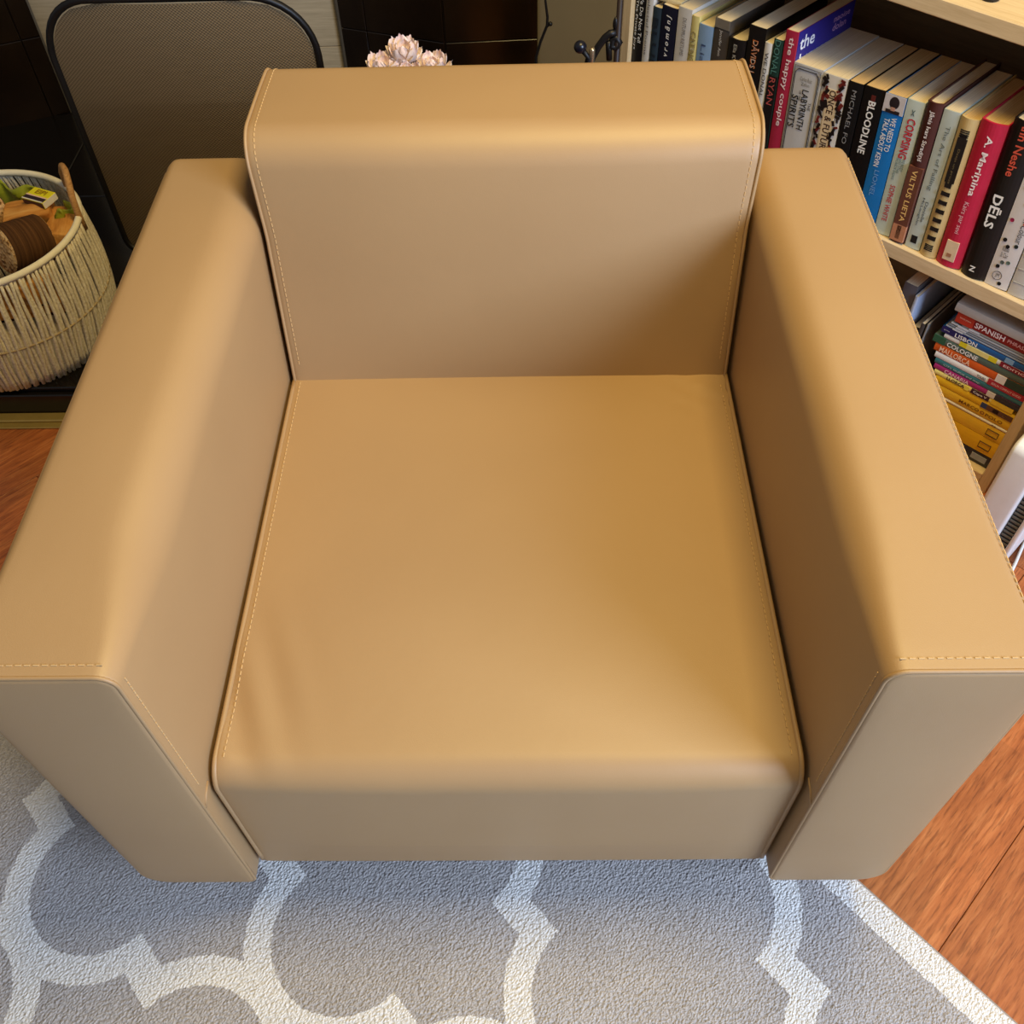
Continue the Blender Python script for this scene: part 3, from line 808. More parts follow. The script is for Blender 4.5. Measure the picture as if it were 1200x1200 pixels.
# cream booklet lying on top of the slate and navy books
def lying(label, s0, s1, z0, z1, rgb, texts=(), setback=0.02, Dp=0.12, hard=False, blocks=(), group='stacked travel guides on the bottom shelf', rough=0.35, rz=0.0, aged=False):
    """Book lying flat, spine to the front; local x along the spine, z up."""
    T = z1 - z0 - 0.0006; L_ = s1 - s0
    p = bpt(s0, setback, z0)
    root = thing('guidebook', label, 'book', tuple(p), (0, 0, R(-45) + rz), group)
    cov = plain(rgb, rough, 0.4, 0.05, 40)
    cth = min(0.0012, T * .22); bl = 0.0008
    mb = MB()
    V = []; out = [(Dp, 0), (0, 0), (-bl, T * .25), (-bl * 1.3, T * .5), (-bl, T * .75), (0, T), (Dp, T)]
    inn = [(Dp, cth), (cth, cth), (cth - bl, T * .3), (cth - bl, T * .5), (cth - bl, T * .7), (cth, T - cth), (Dp, T - cth)]
    m = len(out)
    for x in (0, L_): V += [(x, y, z) for y, z in out] + [(x, y, z) for y, z in inn]
    o2 = 2 * m; F = []
    for i in range(m - 1):
        F += [(i, i + 1, o2 + i + 1, o2 + i), (m + i + 1, m + i, o2 + m + i, o2 + m + i + 1), (o2 + i, o2 + i + 1, o2 + m + i + 1, o2 + m + i), (i + 1, i, m + i, m + i + 1)]
    for i in (0, m - 1): F.append((i, m + i, o2 + m + i, o2 + i))
    fix_normals(mobj('cover', V, F, cov, root))
    MB().box(0.0006, L_ - 0.0006, cth + 0.0002, Dp - 0.001, cth + 0.0001, T - cth - 0.0001).build('pages', PAGE_AGED if aged else PAGE_M, root)
    yb = -bl * 1.3 - 0.0003
    for bk_ in blocks:
        xa, xb, za, zb_, col = bk_[:5]; nm = bk_[5] if len(bk_) > 5 else 'spine_panel'
        MB().box(xa - s0, xb - s0, yb - 0.0002, yb + 0.0012, T * za, T * zb_).build(nm, plain(col, .45, .35, .06, 120), root)
    for tx in texts:
        body, col, xa, xb, za, zb_, wt = tx
        lettering(body, plain(col, .5, .35, 0), root, (xa - s0, yb - 0.0004, T * za), (1, 0, 0), (0, 0, 1), xb - xa, T * (zb_ - za), wt)
    return root
lying('cream booklet lying flat on top of the slate and navy books', -0.538, -0.490, 0.5875, 0.596, (226, 208, 160), setback=0.016, Dp=0.10, group=None, rz=0.06)

# ---- bottom shelf stack, from the shelf upwards
E1 = 0.2695
Y = (234, 192, 44)
lying('dark photographic guide at the bottom of the travel stack', 0.10, E1, 0.0346, 0.0600, (40, 44, 50), blocks=[(.235, .262, .3, .8, (150, 156, 160))])
def rect_frame(root, s0, xa, xb, za, zb_, T):
    mb = MB(); y = -0.0016
    mb.tube([(xa - s0, y, T * za), (xb - s0, y, T * za), (xb - s0, y, T * zb_), (xa - s0, y, T * zb_)], 0.0009, 4, closed=True)
    mb.build('printed_frame', plain((70, 40, 20), .5, .3, 0), root)
r_ = lying('lower of two thick yellow guides marked with an empty dark rectangle', 0.112, E1 + .001, 0.0605, 0.0955, (232, 182, 34)); rect_frame(r_, 0.112, .238, .258, .32, .68, .035)
r_ = lying('upper of two thick yellow guides marked with an empty dark rectangle', 0.110, E1, 0.0960, 0.1235, (236, 190, 50)); rect_frame(r_, 0.110, .240, .260, .28, .74, .027)
lying('thin white map folder under the MARCO POLO guide', 0.118, E1, 0.1240, 0.1298, (236, 228, 204), [('N', (60, 50, 40), .243, .249, .3, .8, .03)])
lying('yellow guide lettered MARCO POLO', 0.120, E1 - .001, 0.1302, 0.1490, (230, 184, 46), [('MARCO', (110, 62, 26), .178, .214, .36, .72, .04), ('POLO', (110, 62, 26), .226, .256, .34, .70, .04), ('o', (150, 90, 40), .216, .224, .34, .74, .05)])
lying('yellow guide with photographic panel above the MARCO POLO guide', 0.126, E1 - .001, 0.1495, 0.1650, (236, 188, 36), blocks=[(.212, .222, .0, .7, (50, 70, 110)), (.222, .267, .0, .7, (96, 66, 50)), (.233, .243, .1, .6, (30, 28, 30)), (.25, .258, .1, .6, (170, 130, 100))])
lying('pale yellow guide lettered LLORCA in black', 0.120, .262, 0.1655, 0.1752, (240, 224, 130), [('LLORCA', BKc, .144, .176, .15, .85, .06), ('Cape V', WT, .192, .216, .2, .8, .04)], blocks=[(.176, .184, .0, 1., (244, 226, 90)), (.188, .22, .0, 1., (60, 36, 50)), (.224, .262, .0, 1., (232, 196, 60))])
lying('magenta guide lettered CANARIA', 0.116, .268, 0.1756, 0.1862, (164, 46, 110), [('CANARIA', (250, 210, 220), .136, .180, .15, .85, .03)], blocks=[(.212, .226, .0, 1., (214, 208, 200)), (.226, .268, .0, 1., (50, 52, 58))])
lying('thin teal guide under the white and red guide', 0.114, .268, 0.1866, 0.1970, (52, 112, 118), [('CITY GUIDE and map', (200, 220, 220), .130, .195, .25, .7, .0)])
lying('white and red guide lettered TOURS', 0.110, E1, 0.1974, 0.2090, (232, 232, 226), [('TOURS', BKc, .186, .201, .25, .75, .05), ('BERLIN COMPACT GUIDES', (240, 200, 200), .212, .262, .3, .7, .0)], blocks=[(.205, E1, .0, 1., (168, 42, 54))])
lying('orange guide lettered MALLORCA', 0.104, .266, 0.2094, 0.2250, (206, 92, 34), [('MALLORCA', (250, 214, 180), .114, .168, .16, .86, .02)], blocks=[(.214, .230, .0, 1., (226, 222, 214)), (.230, .266, .0, 1., (40, 66, 58))])
lying('grey-green guide lettered COLOGNE in white', 0.097, E1, 0.2254, 0.2392, (84, 104, 92), [('COLOGNE', WT, .122, .176, .16, .84, .05)], blocks=[(.097, .118, .0, 1., (44, 92, 66))])
lying('white and yellow striped guide under the LISBON guide', 0.112, E1, 0.2396, 0.2490, (226, 224, 212), [('EDITION', (240, 210, 210), .216, .262, .25, .75, .04)], blocks=[(.140, .152, .0, 1., (222, 206, 40)), (.152, .190, .0, 1., (228, 214, 130)), (.190, .204, .0, 1., (222, 206, 40)), (.210, E1, .0, 1., (130, 30, 46))])
lying('blue guide lettered LISBON in white', 0.104, E1 - .002, 0.2494, 0.2608, (26, 92, 152), [('LISBON', WT, .128, .166, .14, .86, .05), ('guides', (220, 220, 240), .108, .118, .4, .66, .0)], blocks=[(.104, .150, .0, 1., (34, 34, 88)), (.214, .228, .1, .9, (130, 168, 200))])
for i, (a_, b_, s_, col) in enumerate(((.2612, .2652, .108, (150, 156, 162)), (.2654, .2694, .112, (120, 128, 136)), (.2696, .2740, .114, (170, 172, 172)), (.2742, .2780, .132, (140, 138, 130)))):
    lying(('grey-blue folded map lying directly on the LISBON guide', 'slate grey folded map second above the LISBON guide', 'light grey folded map third above the LISBON guide', 'short olive-grey folded map directly under the SPANISH phrasebook')[i], s_, E1 - .003, a_, b_, col, group='thin grey folded maps in the travel stack', blocks=[(s_ + .012, s_ + .03, .1, .9, (200, 204, 208))])
lying('dark red phrasebook lettered SPANISH', 0.118, E1, 0.2782, 0.2990, (142, 30, 32), [('SPANISH', (244, 226, 220), .150, .200, .26, .76, .05), ('PHRASEBOOK', (232, 170, 160), .205, .262, .34, .68, .02), ('lonely planet', (244, 200, 170), .124, .143, .42, .62, .0)], blocks=[(.118, .147, .0, 1., (186, 56, 36))])
lying('pale grey softcover on top of the travel stack', 0.112, E1, 0.2994, 0.3150, (186, 180, 168), setback=0.015)

# upright magazines in the dark left part of the bottom shelf
MG = 'upright magazines on the bottom shelf'
upright('grey upright folder on bottom shelf under the crimson hardback', 0.020, 0.044, 0.303, 0.21, (96, 94, 98), zb=0.0343, lean=-0.01, group=MG, setback=.02)
upright('pale blue upright magazine on bottom shelf beside the grey folder', 0.0455, 0.053, 0.291, 0.21, (176, 190, 214), zb=0.0343, lean=-0.01, group=MG, setback=.015)
upright('dark upright magazine on bottom shelf beside the travel stack', 0.070, 0.078, 0.245, 0.2, (66, 66, 64), zb=0.0343, lean=-0.0, group=MG, setback=.02)
upright('black upright folder on bottom shelf behind the pale blue magazine', 0.055, 0.069, 0.225, 0.2, (22, 22, 24), zb=0.0343, lean=-0.0, group=MG, setback=.03)
upright('thin grey upright leaflet on bottom shelf touching the travel stack', 0.0795, 0.0835, 0.248, 0.2, (130, 128, 122), zb=0.0343, lean=-0.0, group=MG, setback=.02)
# dark ornament standing on the bookcase top
p = at_z(1160, -2, 0.7325)
orn = thing('ornament', 'small black ornament foot standing on the bookcase top', 'ornament', tuple(p), BROT)
MB().lathe([(0, 0), (.012, 0), (.013, .004), (.006, .010), (.004, .03), (.010, .045), (.012, .06), (.006, .075), (0, .078)], 18).build('body', IRON, orn, True)

# ================================================================== WHITE APPLIANCE
ap = thing('appliance', 'white upright appliance with dark ribbed vent standing on the floor beside the bookcase', 'appliance', tuple(bpt(0.3115, -0.15, 0)), BROT)
AW = plain((226, 224, 220), 0.35, 0.45, 0.02)
def shell(x0, x1, d0, top, name):
    c = [(d0, 0.012), (0.27, 0.012), (0.27, top), (d0, top)]
    V, F = loft(c, [0.02, 0.02, 0.03, 0.016], x0, x1, min(.006, (x1 - x0) * .4), min(.006, (x1 - x0) * .4), lambda a, b, x: (x, a, b), nmid=3, seg=6, sub=3, capn=2)
    fix_normals(mobj(name, V, F, AW, ap, True))
shell(0.0, 0.0475, 0.0, 0.263, 'shell')
shell(0.0655, 0.0745, 0.004, 0.255, 'shell')
MB().bevbox(0.0475, 0.0655, 0.014, 0.262, 0.014, 0.235, 0.002).build('core', plain((52, 52, 50), .5, .4), ap)
for k in range(24):
    MB().bevbox(0.0480, 0.0650, 0.008, 0.0142, 0.02 + k * 0.0088, 0.025 + k * 0.0088, 0.0008).build('vent_rib', plain((96, 96, 92), .5, .4), ap)
for x, y in ((.012, .03), (.062, .03), (.012, .24), (.062, .24)):
    MB().lathe([(0, 0.0005), (.007, 0.0005), (.007, .014), (0, .014)], 12, (x, y, 0)).build('foot', FOOT, ap)
ca = at_z(1189, 662, .003); cb_ = at_z(1200, 636, .003); cc = at_z(1225, 600, .003)
cab = thing('power_cable', 'white cable lying on the floor beside the upright appliance', 'cable', (ca.x, ca.y, 0))
MB().tube([(Vector(q) - Vector((ca.x, ca.y, 0))) for q in (at_z(1160, 720, .003), ca, cb_, cc)], .0028, 8).build('cord', AW, cab, True)

# ================================================================== BASKET AND CONTENTS
BX, BY, BZ0, BZ1 = -0.972, 1.094, 0.0625, 0.300
bk = thing('rope_basket', 'cream woven rope basket of firewood standing on the black hearth', 'basket', (BX, BY, BZ0))
ROPE = NT('cream_rope'); _v = ROPE.coord()
_f = ROPE.noise(_v, 220, 3, .7); ROPE.bump(_f, .7, .003)
ROPE_M = ROPE.set(ROPE.ramp(_f, [(.3, srgb(206, 192, 164)), (.7, srgb(246, 238, 220))]), .9, .15)
hB = BZ1 - BZ0
def brad(q): return 0.177 + 0.007 * q + 0.010 * math.sin(PI * q)
nS = 150
rsb = random.Random(11)
wv = MB()
for k in range(nS):
    a0 = 2 * PI * k / nS
    jt = rsb.uniform(-.008, .008)
    pts = []
    for i in range(11):
        q = i / 10
        tw = a0 + jt + 0.10 * (q - 0.5) + .008 * math.sin(9 * q + 5 * jt * 100)
        rr = brad(q) + 0.0018 * (k % 2)
        pts.append((rr * math.cos(tw), rr * math.sin(tw), 0.003 + (hB - 0.008) * q))
    wv.tube(pts, [0.0030 + (0.0007 if i < 8 else 0.0) for i in range(11)], 6)
wo = wv.build('rope_weave', ROPE_M, bk, True); wo['kind'] = 'stuff'
def ringpts(rr, z, n=72): return [(rr * math.cos(2 * PI * k / n), rr * math.sin(2 * PI * k / n), z) for k in range(n)]
MB().tube(ringpts(brad(1) + .0005, hB - 0.004), 0.0062, 8, closed=True).build('rim', plain((236, 228, 206), .9, .15), bk, True)
MB().tube(ringpts(brad(.42) + .003, hB * .42), 0.0022, 6, closed=True).build('tie_ring', plain((170, 150, 116), .9, .15), bk, True)
MB().lathe([(0, .002), (.172, .002), (.172, .006), (0, .006)], 40).build('base', ROPE_M, bk)
WICK = NT('tan_wicker'); _f = WICK.noise(WICK.coord((1, 1, 8)), 120, 2); WICK.bump(_f, .6, .002)
WICK_M = WICK.set(WICK.ramp(_f, [(.3, srgb(160, 112, 66)), (.7, srgb(206, 160, 106))]), .8, .2)
q0 = at_z(80, 217, BZ1); q1 = at_z(92, 252, BZ1)
a0_ = math.atan2(q0.y - BY, q0.x - BX); a1_ = math.atan2(q1.y - BY, q1.x - BX)
ha = (a0_ + a1_) / 2; hw_ = abs(a0_ - a1_) / 2
def hpt(k, z):
    a_ = ha + k * hw_; rr = brad(1) + .002; return (rr * math.cos(a_), rr * math.sin(a_), z)
hp_ = [hpt(-1, hB - .03), hpt(-1, hB + .005), hpt(-.92, hB + .03), hpt(-.55, hB + .052), hpt(0, hB + .058), hpt(.55, hB + .052), hpt(.92, hB + .03), hpt(1, hB + .005), hpt(1, hB - .03)]
MB().tube(hp_, 0.0062, 8).build('handle', WICK_M, bk, True)
# contents (world positions)
BARK = NT('briquette_bark'); _f = BARK.noise(BARK.coord((1, 1, 60)), 3, 3); BARK.bump(_f, 1.0, .006)
BARK_M = BARK.set(BARK.ramp(_f, [(.3, srgb(52, 32, 18)), (.7, srgb(104, 70, 42))]), .9, .15)
CHIP = NT('pressed_wood_chip'); _vv = CHIP.coord()
vn = CHIP.node('ShaderNodeTexVoronoi'); CHIP.L.new(_vv, vn.inputs['Vector']); vn.inputs['Scale'].default_value = 190
_g = CHIP.node('ShaderNodeSeparateColor'); CHIP.L.new(vn.outputs['Color'], _g.inputs[0])
CHIP.bump(vn.outputs['Distance'], .6, .003)
CHIP_M = CHIP.set(CHIP.ramp(_g.outputs[0], [(.0, srgb(110, 74, 40)), (.4, srgb(190, 146, 92)), (1., srgb(222, 188, 138))]), .9, .15)
def briquette(label, c0, c1, rad, group):
    c0, c1 = Vector(c0), Vector(c1)
    d = c1 - c0
    root = thing('wood_briquette', label, 'briquette', tuple(c0), d.to_track_quat('Z', 'Y').to_euler(), group)
    L_ = d.length; n = 40; prof = []
    m = 34
    V = []; F = []
    for i in range(m + 1):
        for k in range(n):
            a_ = 2 * PI * k / n; rr = rad * (1 + .012 * math.sin(i * PI) + .014 * ((i % 2) * 2 - 1))
            V.append((rr * math.cos(a_), rr * math.sin(a_), L_ * i / m))
    F = [(i * n + k, i * n + (k + 1) % n, (i + 1) * n + (k + 1) % n, (i + 1) * n + k) for i in range(m) for k in range(n)]
    mobj('bark_side', V, F, BARK_M, root, True)
    for z, sg in ((0.0, 1), (L_, -1)):
        mb = MB().lathe([(rad * .985, z + .002 * sg), (rad * .97, z - .001 * sg), (rad * .5, z - .0016 * sg), (0.0001, z - .0016 * sg)], n)
        fix_normals(mb.build('chip_end', CHIP_M, root, True))
BG = 'firewood in the rope basket'
zr = BZ1
# front briquette: end face at left, dark side towards the right
ax = (at_z(52, 250, .325) - at_z(12, 302, .325)).normalized()
briquette('dark ridged wood briquette showing its speckled end in the basket front', at_z(3, 293, .290), at_z(3, 293, .290) + Vector((.046, .060, -.018)), .043, BG)
briquette('wood briquette half hidden at the basket left edge', at_z(-14, 246, .300), at_z(-14, 246, .300) + Vector((-.05, .05, -.02)), .032, BG)
LOGW = NT('split_log_face'); _f = LOGW.noise(LOGW.coord((6, 1, 6)), 12, 5, .65); LOGW.bump(_f, .5, .003)
LOG_M = LOGW.set(LOGW.ramp(_f, [(.25, srgb(150, 92, 36)), (.5, srgb(200, 138, 66)), (.75, srgb(222, 170, 98))]), .75, .25)
def split_log(label, loc, rot, L_, wd, hg):
    root = thing('split_log', label, 'log', loc, rot, BG)
    c = [(-wd / 2, 0), (0, -hg * .8), (wd / 2, 0), (wd * .18, hg * .3), (-wd * .2, hg * .3)]
    c = [(-wd / 2, 0), (-wd * .1, -hg), (wd * .3, -hg * .8), (wd / 2, 0), (wd * .1, hg * .12)]
    rs = random.Random(int(L_ * 1e5))
    V, F = loft(c, [.004, .01, .01, .004, .02], -L_ / 2, L_ / 2, .004, .004, lambda a, b, x: (a + .002 * math.sin(x * 90), b + .0022 * math.sin(x * 60 + a * 80), x), nmid=14, seg=4, sub=6, capn=3)
    V = [Vector((p.x, p.z, p.y)) for p in V]
    o = fix_normals(mobj('wood', V, F, LOG_M, root, True))
    bkm = MB(); pts = []
    V2 = [];
    for i in range(9):
        y = -L_ / 2 + .004 + (L_ - .008) * i / 8
        V2 += [(-wd * .1, y, -hg * 1.02), (wd * .1, y, -hg * .95 - .003), (wd * .3, y, -hg * .82)]
    F2 = [(i * 3 + k, i * 3 + k + 1, i * 3 + k + 4, i * 3 + k + 3) for i in range(8) for k in range(2)]
    mobj('bark', V2, F2, BARK_M, root, True)
p = at_z(30, 240, .302)
split_log('pale split log lying under the matchbox in the basket', (p.x, p.y, .297), (R(4), R(-4), R(-75)), .085, .07, .045)
p = at_z(68, 256, .292)
split_log('orange-brown split log against the right rim of the basket', (p.x + .006, p.y, .285), (R(-4), R(12), R(12)), .10, .06, .045)
# logs lower down that carry the top layer
for i, (x, y, z, rz) in enumerate(((-1.03, 1.08, .215, .3), (-.915, 1.13, .215, .35), (-.97, 1.10, .14, 1.8))):
    split_log(('split log buried under the briquettes at the left of the basket', 'split log buried under the pale split log', 'split log lowest in the basket, across the others')[i], (x, y, z), (0, 0, rz), .20, .075, .05)
# matchbox
p = at_z(47, 231, .310)
mt = thing('matchbox', 'yellow matchbox with dark striking side on the pale split log', 'matchbox', (p.x, p.y, .3015), (R(4), R(-4), R(-28)))
MB().bevbox(-.027, .027, -.0175, .0175, 0, .0135, .0006).build('sleeve', plain((232, 222, 40), .5, .3, .03), mt)
MB().box(-.0268, .0268, -.0179, -.0174, .0015, .012).build('striker', plain((96, 66, 48), .8, .2), mt)
MB().box(-.0268, .0268, -.0172, -.0045, .0134, .0138).build('printed_band', plain((52, 40, 52), .5, .3, .05), mt)
MB().box(-.0268, .0268, -.0060, -.0030, .0134, .0140).build('printed_stripe', plain((236, 200, 180), .5, .3, .05), mt)
MB().box(-.0268, .0268, -.0172, -.0150, .0134, .0141).build('printed_stripe', plain((240, 236, 226), .5, .3, .02), mt)
MB().box(.0266, .0276, -.0165, .0165, .001, .0125).build('tray_end', plain((226, 220, 204), .7, .2), mt)
lettering('EIPI', plain((150, 110, 20), .5, .3, 0), mt, (-.012, .002, .0144), (1, 0, 0), (0, 1, 0), .026, .011, .03)
# green paper bag pieces
def crumple(label, cx, cy, cz, w_, h_, rz, seed, lean_):
    rs = random.Random(seed); n = 12
    V = []; F = []
    ph = [rs.uniform(0, 6) for _ in range(6)]
    for side in (0, 1):
        for i in range(n + 1):
            for j in range(n + 1):
                u = i / n - .5; v_ = j / n
                yy = .010 * math.sin(5 * u + ph[0]) + .006 * math.sin(11 * u + 7 * v_ + ph[1]) + .005 * abs(math.sin(9 * v_ + 6 * u + ph[2]))
                V.append((u * w_ * (1 - .15 * v_), yy + side * .004 + lean_ * v_ * h_, v_ * h_ + .006 * math.sin(8 * u + ph[3]) * v_))
    q = (n + 1) ** 2
    for i in range(n):
        for j in range(n):
            a_ = i * (n + 1) + j
            F.append((a_, a_ + n + 1, a_ + n + 2, a_ + 1)); F.append((q + a_, q + a_ + 1, q + a_ + n + 2, q + a_ + n + 1))
    for i in range(n):
        a_ = i * (n + 1); F.append((a_, q + a_, q + a_ + n + 1, a_ + n + 1)); F.append((a_ + n, a_ + n + n + 1, q + a_ + 2 * n + 1, q + a_ + n))
        F.append((i, i + 1, q + i + 1, q + i)); b_ = n * (n + 1); F.append((b_ + i, q + b_ + i, q + b_ + i + 1, b_ + i + 1))
    root = thing('paper_bag', label, 'bag', (cx, cy, cz), (0, 0, rz), None)
    fix_normals(mobj('sheet', V, F, plain((150, 158, 38), .45, .4, .15, 30), root, True))
crumple('crumpled olive green bag against the rear rim of the basket', -.945, 1.222, .222, .135, .075, R(-8), 5, .08)
crumple('small olive green scrap between split log and right basket rim', -.832, 1.150, .252, .036, .048, R(-75), 9, .1)

# ================================================================== MESH SCREEN
SY = 1.33
scn = thing('mesh_screen', 'brown mesh panel with rounded black rim standing on the hearth', 'screen', (-0.582, SY, 0.0625), (R(0), 0, R(0)))
sw, sh, cr = 0.239, 0.540, 0.112
def rr_pts(hw, z0, z1, rc, n=10):
    out = []
    for cx_, cz_, a0 in ((hw - rc, z1 - rc, 0), (-hw + rc, z1 - rc, 90), (-hw + .03, z0 + .03, 180), (hw - .03, z0 + .03, 270)):
        r0_ = rc if a0 < 180 else .03
        for k in range(n + 1):
            a_ = R(a0 + 90 * k / n); out.append((cx_ + r0_ * math.cos(a_), cz_ + r0_ * math.sin(a_)))
    return out
def bow(x): return -0.03 * (1 - (x / sw) ** 2)
zz0 = 0.016
rp = rr_pts(sw, zz0, sh - 0.005, cr)
MB().tube([(x, bow(x), z) for x, z in rp], 0.0066, 8, closed=True).build('rim', IRON, scn, True)
t = NT('brown_mesh_fabric')
v = t.coord()
sp = t.node('ShaderNodeSeparateXYZ'); t.L.new(v, sp.inputs[0])
wx = t.math('SINE', t.math('MULTIPLY', sp.outputs[0], 2 * PI / .0065)); wz = t.math('SINE', t.math('MULTIPLY', sp.outputs[2], 2 * PI / .0055))
f = t.math('MULTIPLY', wx, wz)
nf = t.noise(t.coord((6, 1, 40)), 4, 3)
c = t.mix(t.math('MULTIPLY', t.math('ADD', f, 1), .5), t.ramp(nf, [(.3, srgb(62, 48, 33)), (.7, srgb(80, 64, 46))]), srgb(140, 118, 86))
t.bump(f, .5, .001)
t.set(c, .75, .25)
tr = t.node('ShaderNodeBsdfTransparent'); mx = t.node('ShaderNodeMixShader'); mx.inputs[0].default_value = 0.93
t.L.new(tr.outputs[0], mx.inputs[1]); t.L.new(t.b.outputs[0], mx.inputs[2]); t.L.new(mx.outputs[0], t.out.inputs[0])
MESH_M = t.m
ins = rr_pts(sw - .006, zz0 + .006, sh - .011, cr - .005)
# panel as rows between left and right outline
V = []; F = []; nr, nc = 44, 24
for side in (0, 1):
    for i in range(nr + 1):
        z = zz0 + .006 + (sh - .011 - zz0 - .006) * i / nr
        hw = sw - .006; top = sh - .011
        if z > top - cr: hw = sw - .006 - cr + math.sqrt(max(0, cr * cr - (z - top + cr) ** 2))
        for j in range(nc + 1):
            x = -hw + 2 * hw * j / nc
            V.append((x, bow(x) + .0025 * side, z))
q = (nr + 1) * (nc + 1)
for i in range(nr):
    for j in range(nc):
        a_ = i * (nc + 1) + j
        F.append((a_, a_ + 1, a_ + nc + 2, a_ + nc + 1))
mobj('mesh_panel', V[:q], F, MESH_M, scn, True)
for sg in (-1, 1):
    MB().tube([(sg * .2, -.11, .006), (sg * .2, -.02, .008), (sg * .2, .09, .006)], .007, 8).build('foot', IRON, scn, True)
    MB().tube([(sg * .2, bow(.2), .008), (sg * .2, bow(.2), zz0)], .007, 8).build('leg', IRON, scn, True)

# ================================================================== PEONIES
PV = thing('flower_vase', 'glazed vase holding pink peonies behind the armchair', 'vase', (-0.163, 1.2, 0.0625))
MB().lathe([(0, 0), (.045, 0), (.06, .04), (.065, .1), (.045, .19), (.032, .24), (.038, .27), (.034, .27), (.028, .24), (.04, .19), (0, .05)], 28).build('body', plain((120, 110, 100), .3, .5), PV, True)
t = NT('pink_petal'); _f = t.noise(t.coord(), 40, 2)
PETAL = t.set(t.ramp(_f, [(.3, srgb(250, 218, 212)), (.7, srgb(254, 242, 234))]), .7, .2)
STEM = plain((70, 96, 48), .7, .2)
def petal_mesh(rc, phi, wa, ph):
    V = []; F = []; n, m = 9, 9
    for i in range(n + 1):
        for j in range(m + 1):
            u = i / n; q = j / m * 2 - 1
            f = phi * u * (1 - .10 * q * q)
            rad = rc * math.sin(f) + .0015 + .0016 * u * math.sin(5 * q + ph)
            a_ = q * wa * math.sin(PI * (.10 + .84 * u)) ** .5
            V.append((rad * math.sin(a_), rad * math.cos(a_), rc * 1.1 * (1 - math.cos(f)) + .0012 * u * math.sin(7 * q + ph)))
    for i in range(n):
        for j in range(m):
            a_ = i * (m + 1) + j
            F.append((a_, a_ + 1, a_ + m + 2, a_ + m + 1))
    me = bpy.data.meshes.new('petal'); me.from_pydata(V, [], F); me.materials.append(PETAL)
    me.polygons.foreach_set('use_smooth', [True] * len(me.polygons)); return me
PM = [petal_mesh(.013, 2.3, .9, 1.0), petal_mesh(.019, 2.05, .75, 2.2), petal_mesh(.025, 1.75, .62, .4), petal_mesh(.030, 1.35, .55, 3.1)]
def peony(label, c, scale, seed):
    rs = random.Random(seed); c = Vector(c)
    base = Vector((-0.163 + rs.uniform(-.01, .01), 1.2 + rs.uniform(-.01, .01), .0625 + .14))
    root = thing('peony', label, 'flower', tuple(base), (0, 0, 0), 'pink peonies behind the armchair')
    rel = c - base
    MB().tube([(0, 0, 0), rel * .5 + Vector((0, 0, .01)), rel], .0028, 6).build('stem', STEM, root, True)
    for ringi, (cnt, mi, tl) in enumerate(((4, 0, .0), (5, 1, .03), (6, 2, .06), (7, 3, .10))):
        for k in range(cnt):
            o = link(bpy.data.objects.new('petal', PM[mi]), root)
            o.location = rel + Vector((0, 0, -.003 * ringi)); o.scale = (scale * rs.uniform(.85, 1.1),) * 3
            o.rotation_euler = Euler((-tl * rs.uniform(.7, 1.3), 0, 2 * PI * k / cnt + ringi * .4 + rs.uniform(-.15, .15)), 'XYZ')
for i, (px, py, s_, dy) in enumerate(((474, 66, .95, 0.012), (451, 84, .95, -.005), (507, 82, 0.92, .0), (480, 94, .9, -.035))):
    peony(('tallest pink peony blossom of the bunch behind the chair back', 'pale pink peony blossom left of the tallest one, nearest the mesh screen', 'pink peony blossom right of the tallest one with upright petals', 'low pink peony blossom mostly hidden behind the chair back')[i], at_y(px, py, 1.2 + dy), s_, 20 + i)

# ================================================================== TWIG AND FIRE TOOLS
fv = thing('floor_vase', 'slim dark floor vase behind the armchair holding a twig', 'vase', (0.052, 1.5, 0.0))
MB().lathe([(0, 0), (.04, 0), (.045, .05), (.04, .16), (.02, .26), (.024, .29), (.02, .29), (.016, .26), (.034, .16), (0, .03)], 24).build('body', IRON, fv, True)
tw = thing('twig', 'thin black twig with a bud against the plain wall', 'twig', (0.052, 1.5, 0.03))
ptsW = [Vector((.052, 1.5, .06)), at_y(628, 68, 1.5), at_y(633, 50, 1.5), at_y(641, 30, 1.5), at_y(641.5, 20, 1.5), at_y(639, 0, 1.5), at_y(637, -40, 1.5), at_y(642, -80, 1.5)]
MB().tube([p - Vector((.052, 1.5, .03)) for p in ptsW], [.003, .003, .0028, .0028, .0026, .0022, .002, .001], 7).build('stem', IRON, tw, True)
b0 = at_y(641, 31, 1.5) - Vector((.052, 1.5, .03)); b1 = at_y(645, 28, 1.5) - Vector((.052, 1.5, .03))
mb = MB().tube([b0, b1], .0022, 7); mb.sphere(b1, .0042); mb.build('bud', IRON, tw, True)

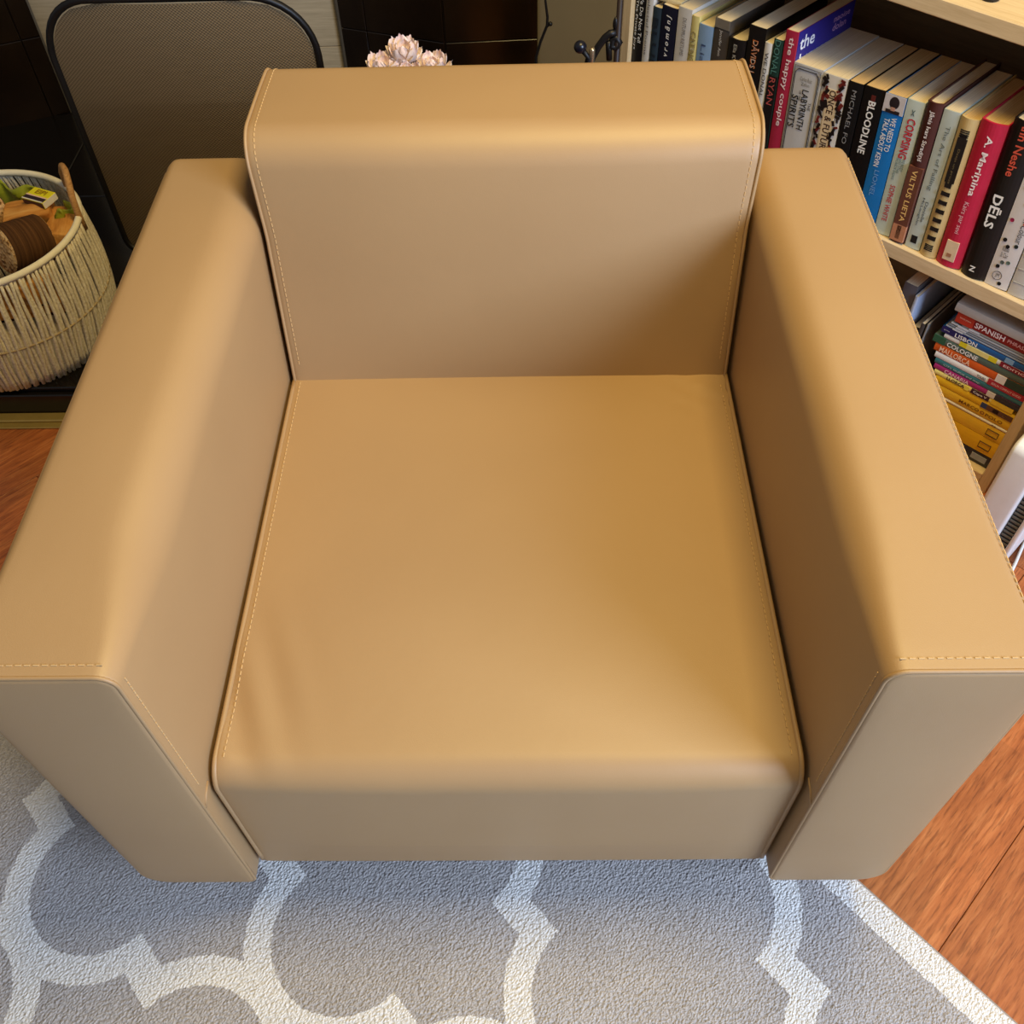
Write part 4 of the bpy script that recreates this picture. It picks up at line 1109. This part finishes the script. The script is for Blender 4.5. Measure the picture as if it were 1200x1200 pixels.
YT = 1.26
Pt = at_y(725, 30, YT)
ts = thing('fire_tool_stand', 'black metal fireplace tool stand beside the bookcase', 'tool stand', (Pt.x, YT, 0.0))
org = Vector((Pt.x, YT, 0))
MB().lathe([(0, .0005), (.031, .0005), (.031, .008), (.015, .014), (0, .014)], 28).build('base', IRON, ts, True)
MB().tube([(0, 0, .01), (0, 0, .68)], .0052, 10).build('pole', plain((38, 24, 18), .5, .4), ts, True)
hk = [at_y(722, 38, YT), at_y(715, 39, YT), at_y(709, 44, YT), at_y(701, 55, YT), at_y(694, 68, YT), at_y(690, 80, YT)]
MB().tube([p - org for p in hk], .0062, 8).build('hook_arm', IRON, ts, True)
lp = [at_y(713, 48, YT), at_y(713.5, 58, YT), at_y(714, 70, YT)]
MB().tube([p - org for p in lp], .0052, 8).build('hook_rod', IRON, ts, True)
lp = [at_y(718, 46, YT), at_y(716, 54, YT), at_y(722, 57, YT), at_y(726, 50, YT), at_y(722, 43, YT)]
MB().tube([p - org for p in lp], .0060, 8, closed=True).build('hook_ring', IRON, ts, True)
mb = MB(); q = at_y(721.5, 28, YT) - org
mb.sphere(q, .0062, 12, 8, (.8, .8, 1.9)); mb.build('finial', IRON, ts, True)
pk_ = thing('fire_poker', 'black fire poker with round dark knob leaning on the tool stand', 'poker', (org.x - .075, YT - .02, 0.0))
o2 = Vector((org.x - .075, YT - .02, 0.0))
k0 = at_y(680, 55, YT - .02) - o2; k1 = at_y(690, 68, YT - .02) - o2
mb = MB(); mb.sphere(k0, .0105, 16, 10, (1.05, 1, 1)); mb.build('knob', plain((20, 20, 30), .3, .5), pk_, True)
MB().tube([k0, k1, Vector((-.005, .0, .35)), Vector((-.02, .0, .008))], .0055, 8).build('rod', IRON, pk_, True)
cb = thing('fire_brush', 'brass-collared brush handle between poker and tool stand', 'brush', (org.x - .05, YT - .02, 0.0))
o3 = Vector((org.x - .05, YT - .02, 0.0))
k0 = at_y(694, 56, YT - .02) - o3
MB().tube([k0 + Vector((0, 0, -.035)), k0 + Vector((0, 0, -.004)), k0], [.0052, .0052, .004], 10).build('collar', plain((190, 170, 140), .25, .5, metal=.8), cb, True)
MB().tube([k0 + Vector((0, 0, -.034)), Vector((0, 0, .09))], .0035, 8).build('rod', IRON, cb, True)
MB().tube([Vector((0, 0, .1)), Vector((0, 0, .05)), Vector((0, 0, .001))], [.008, .018, .02], 12).build('bristles', plain((60, 44, 30), .9, .1), cb, True)
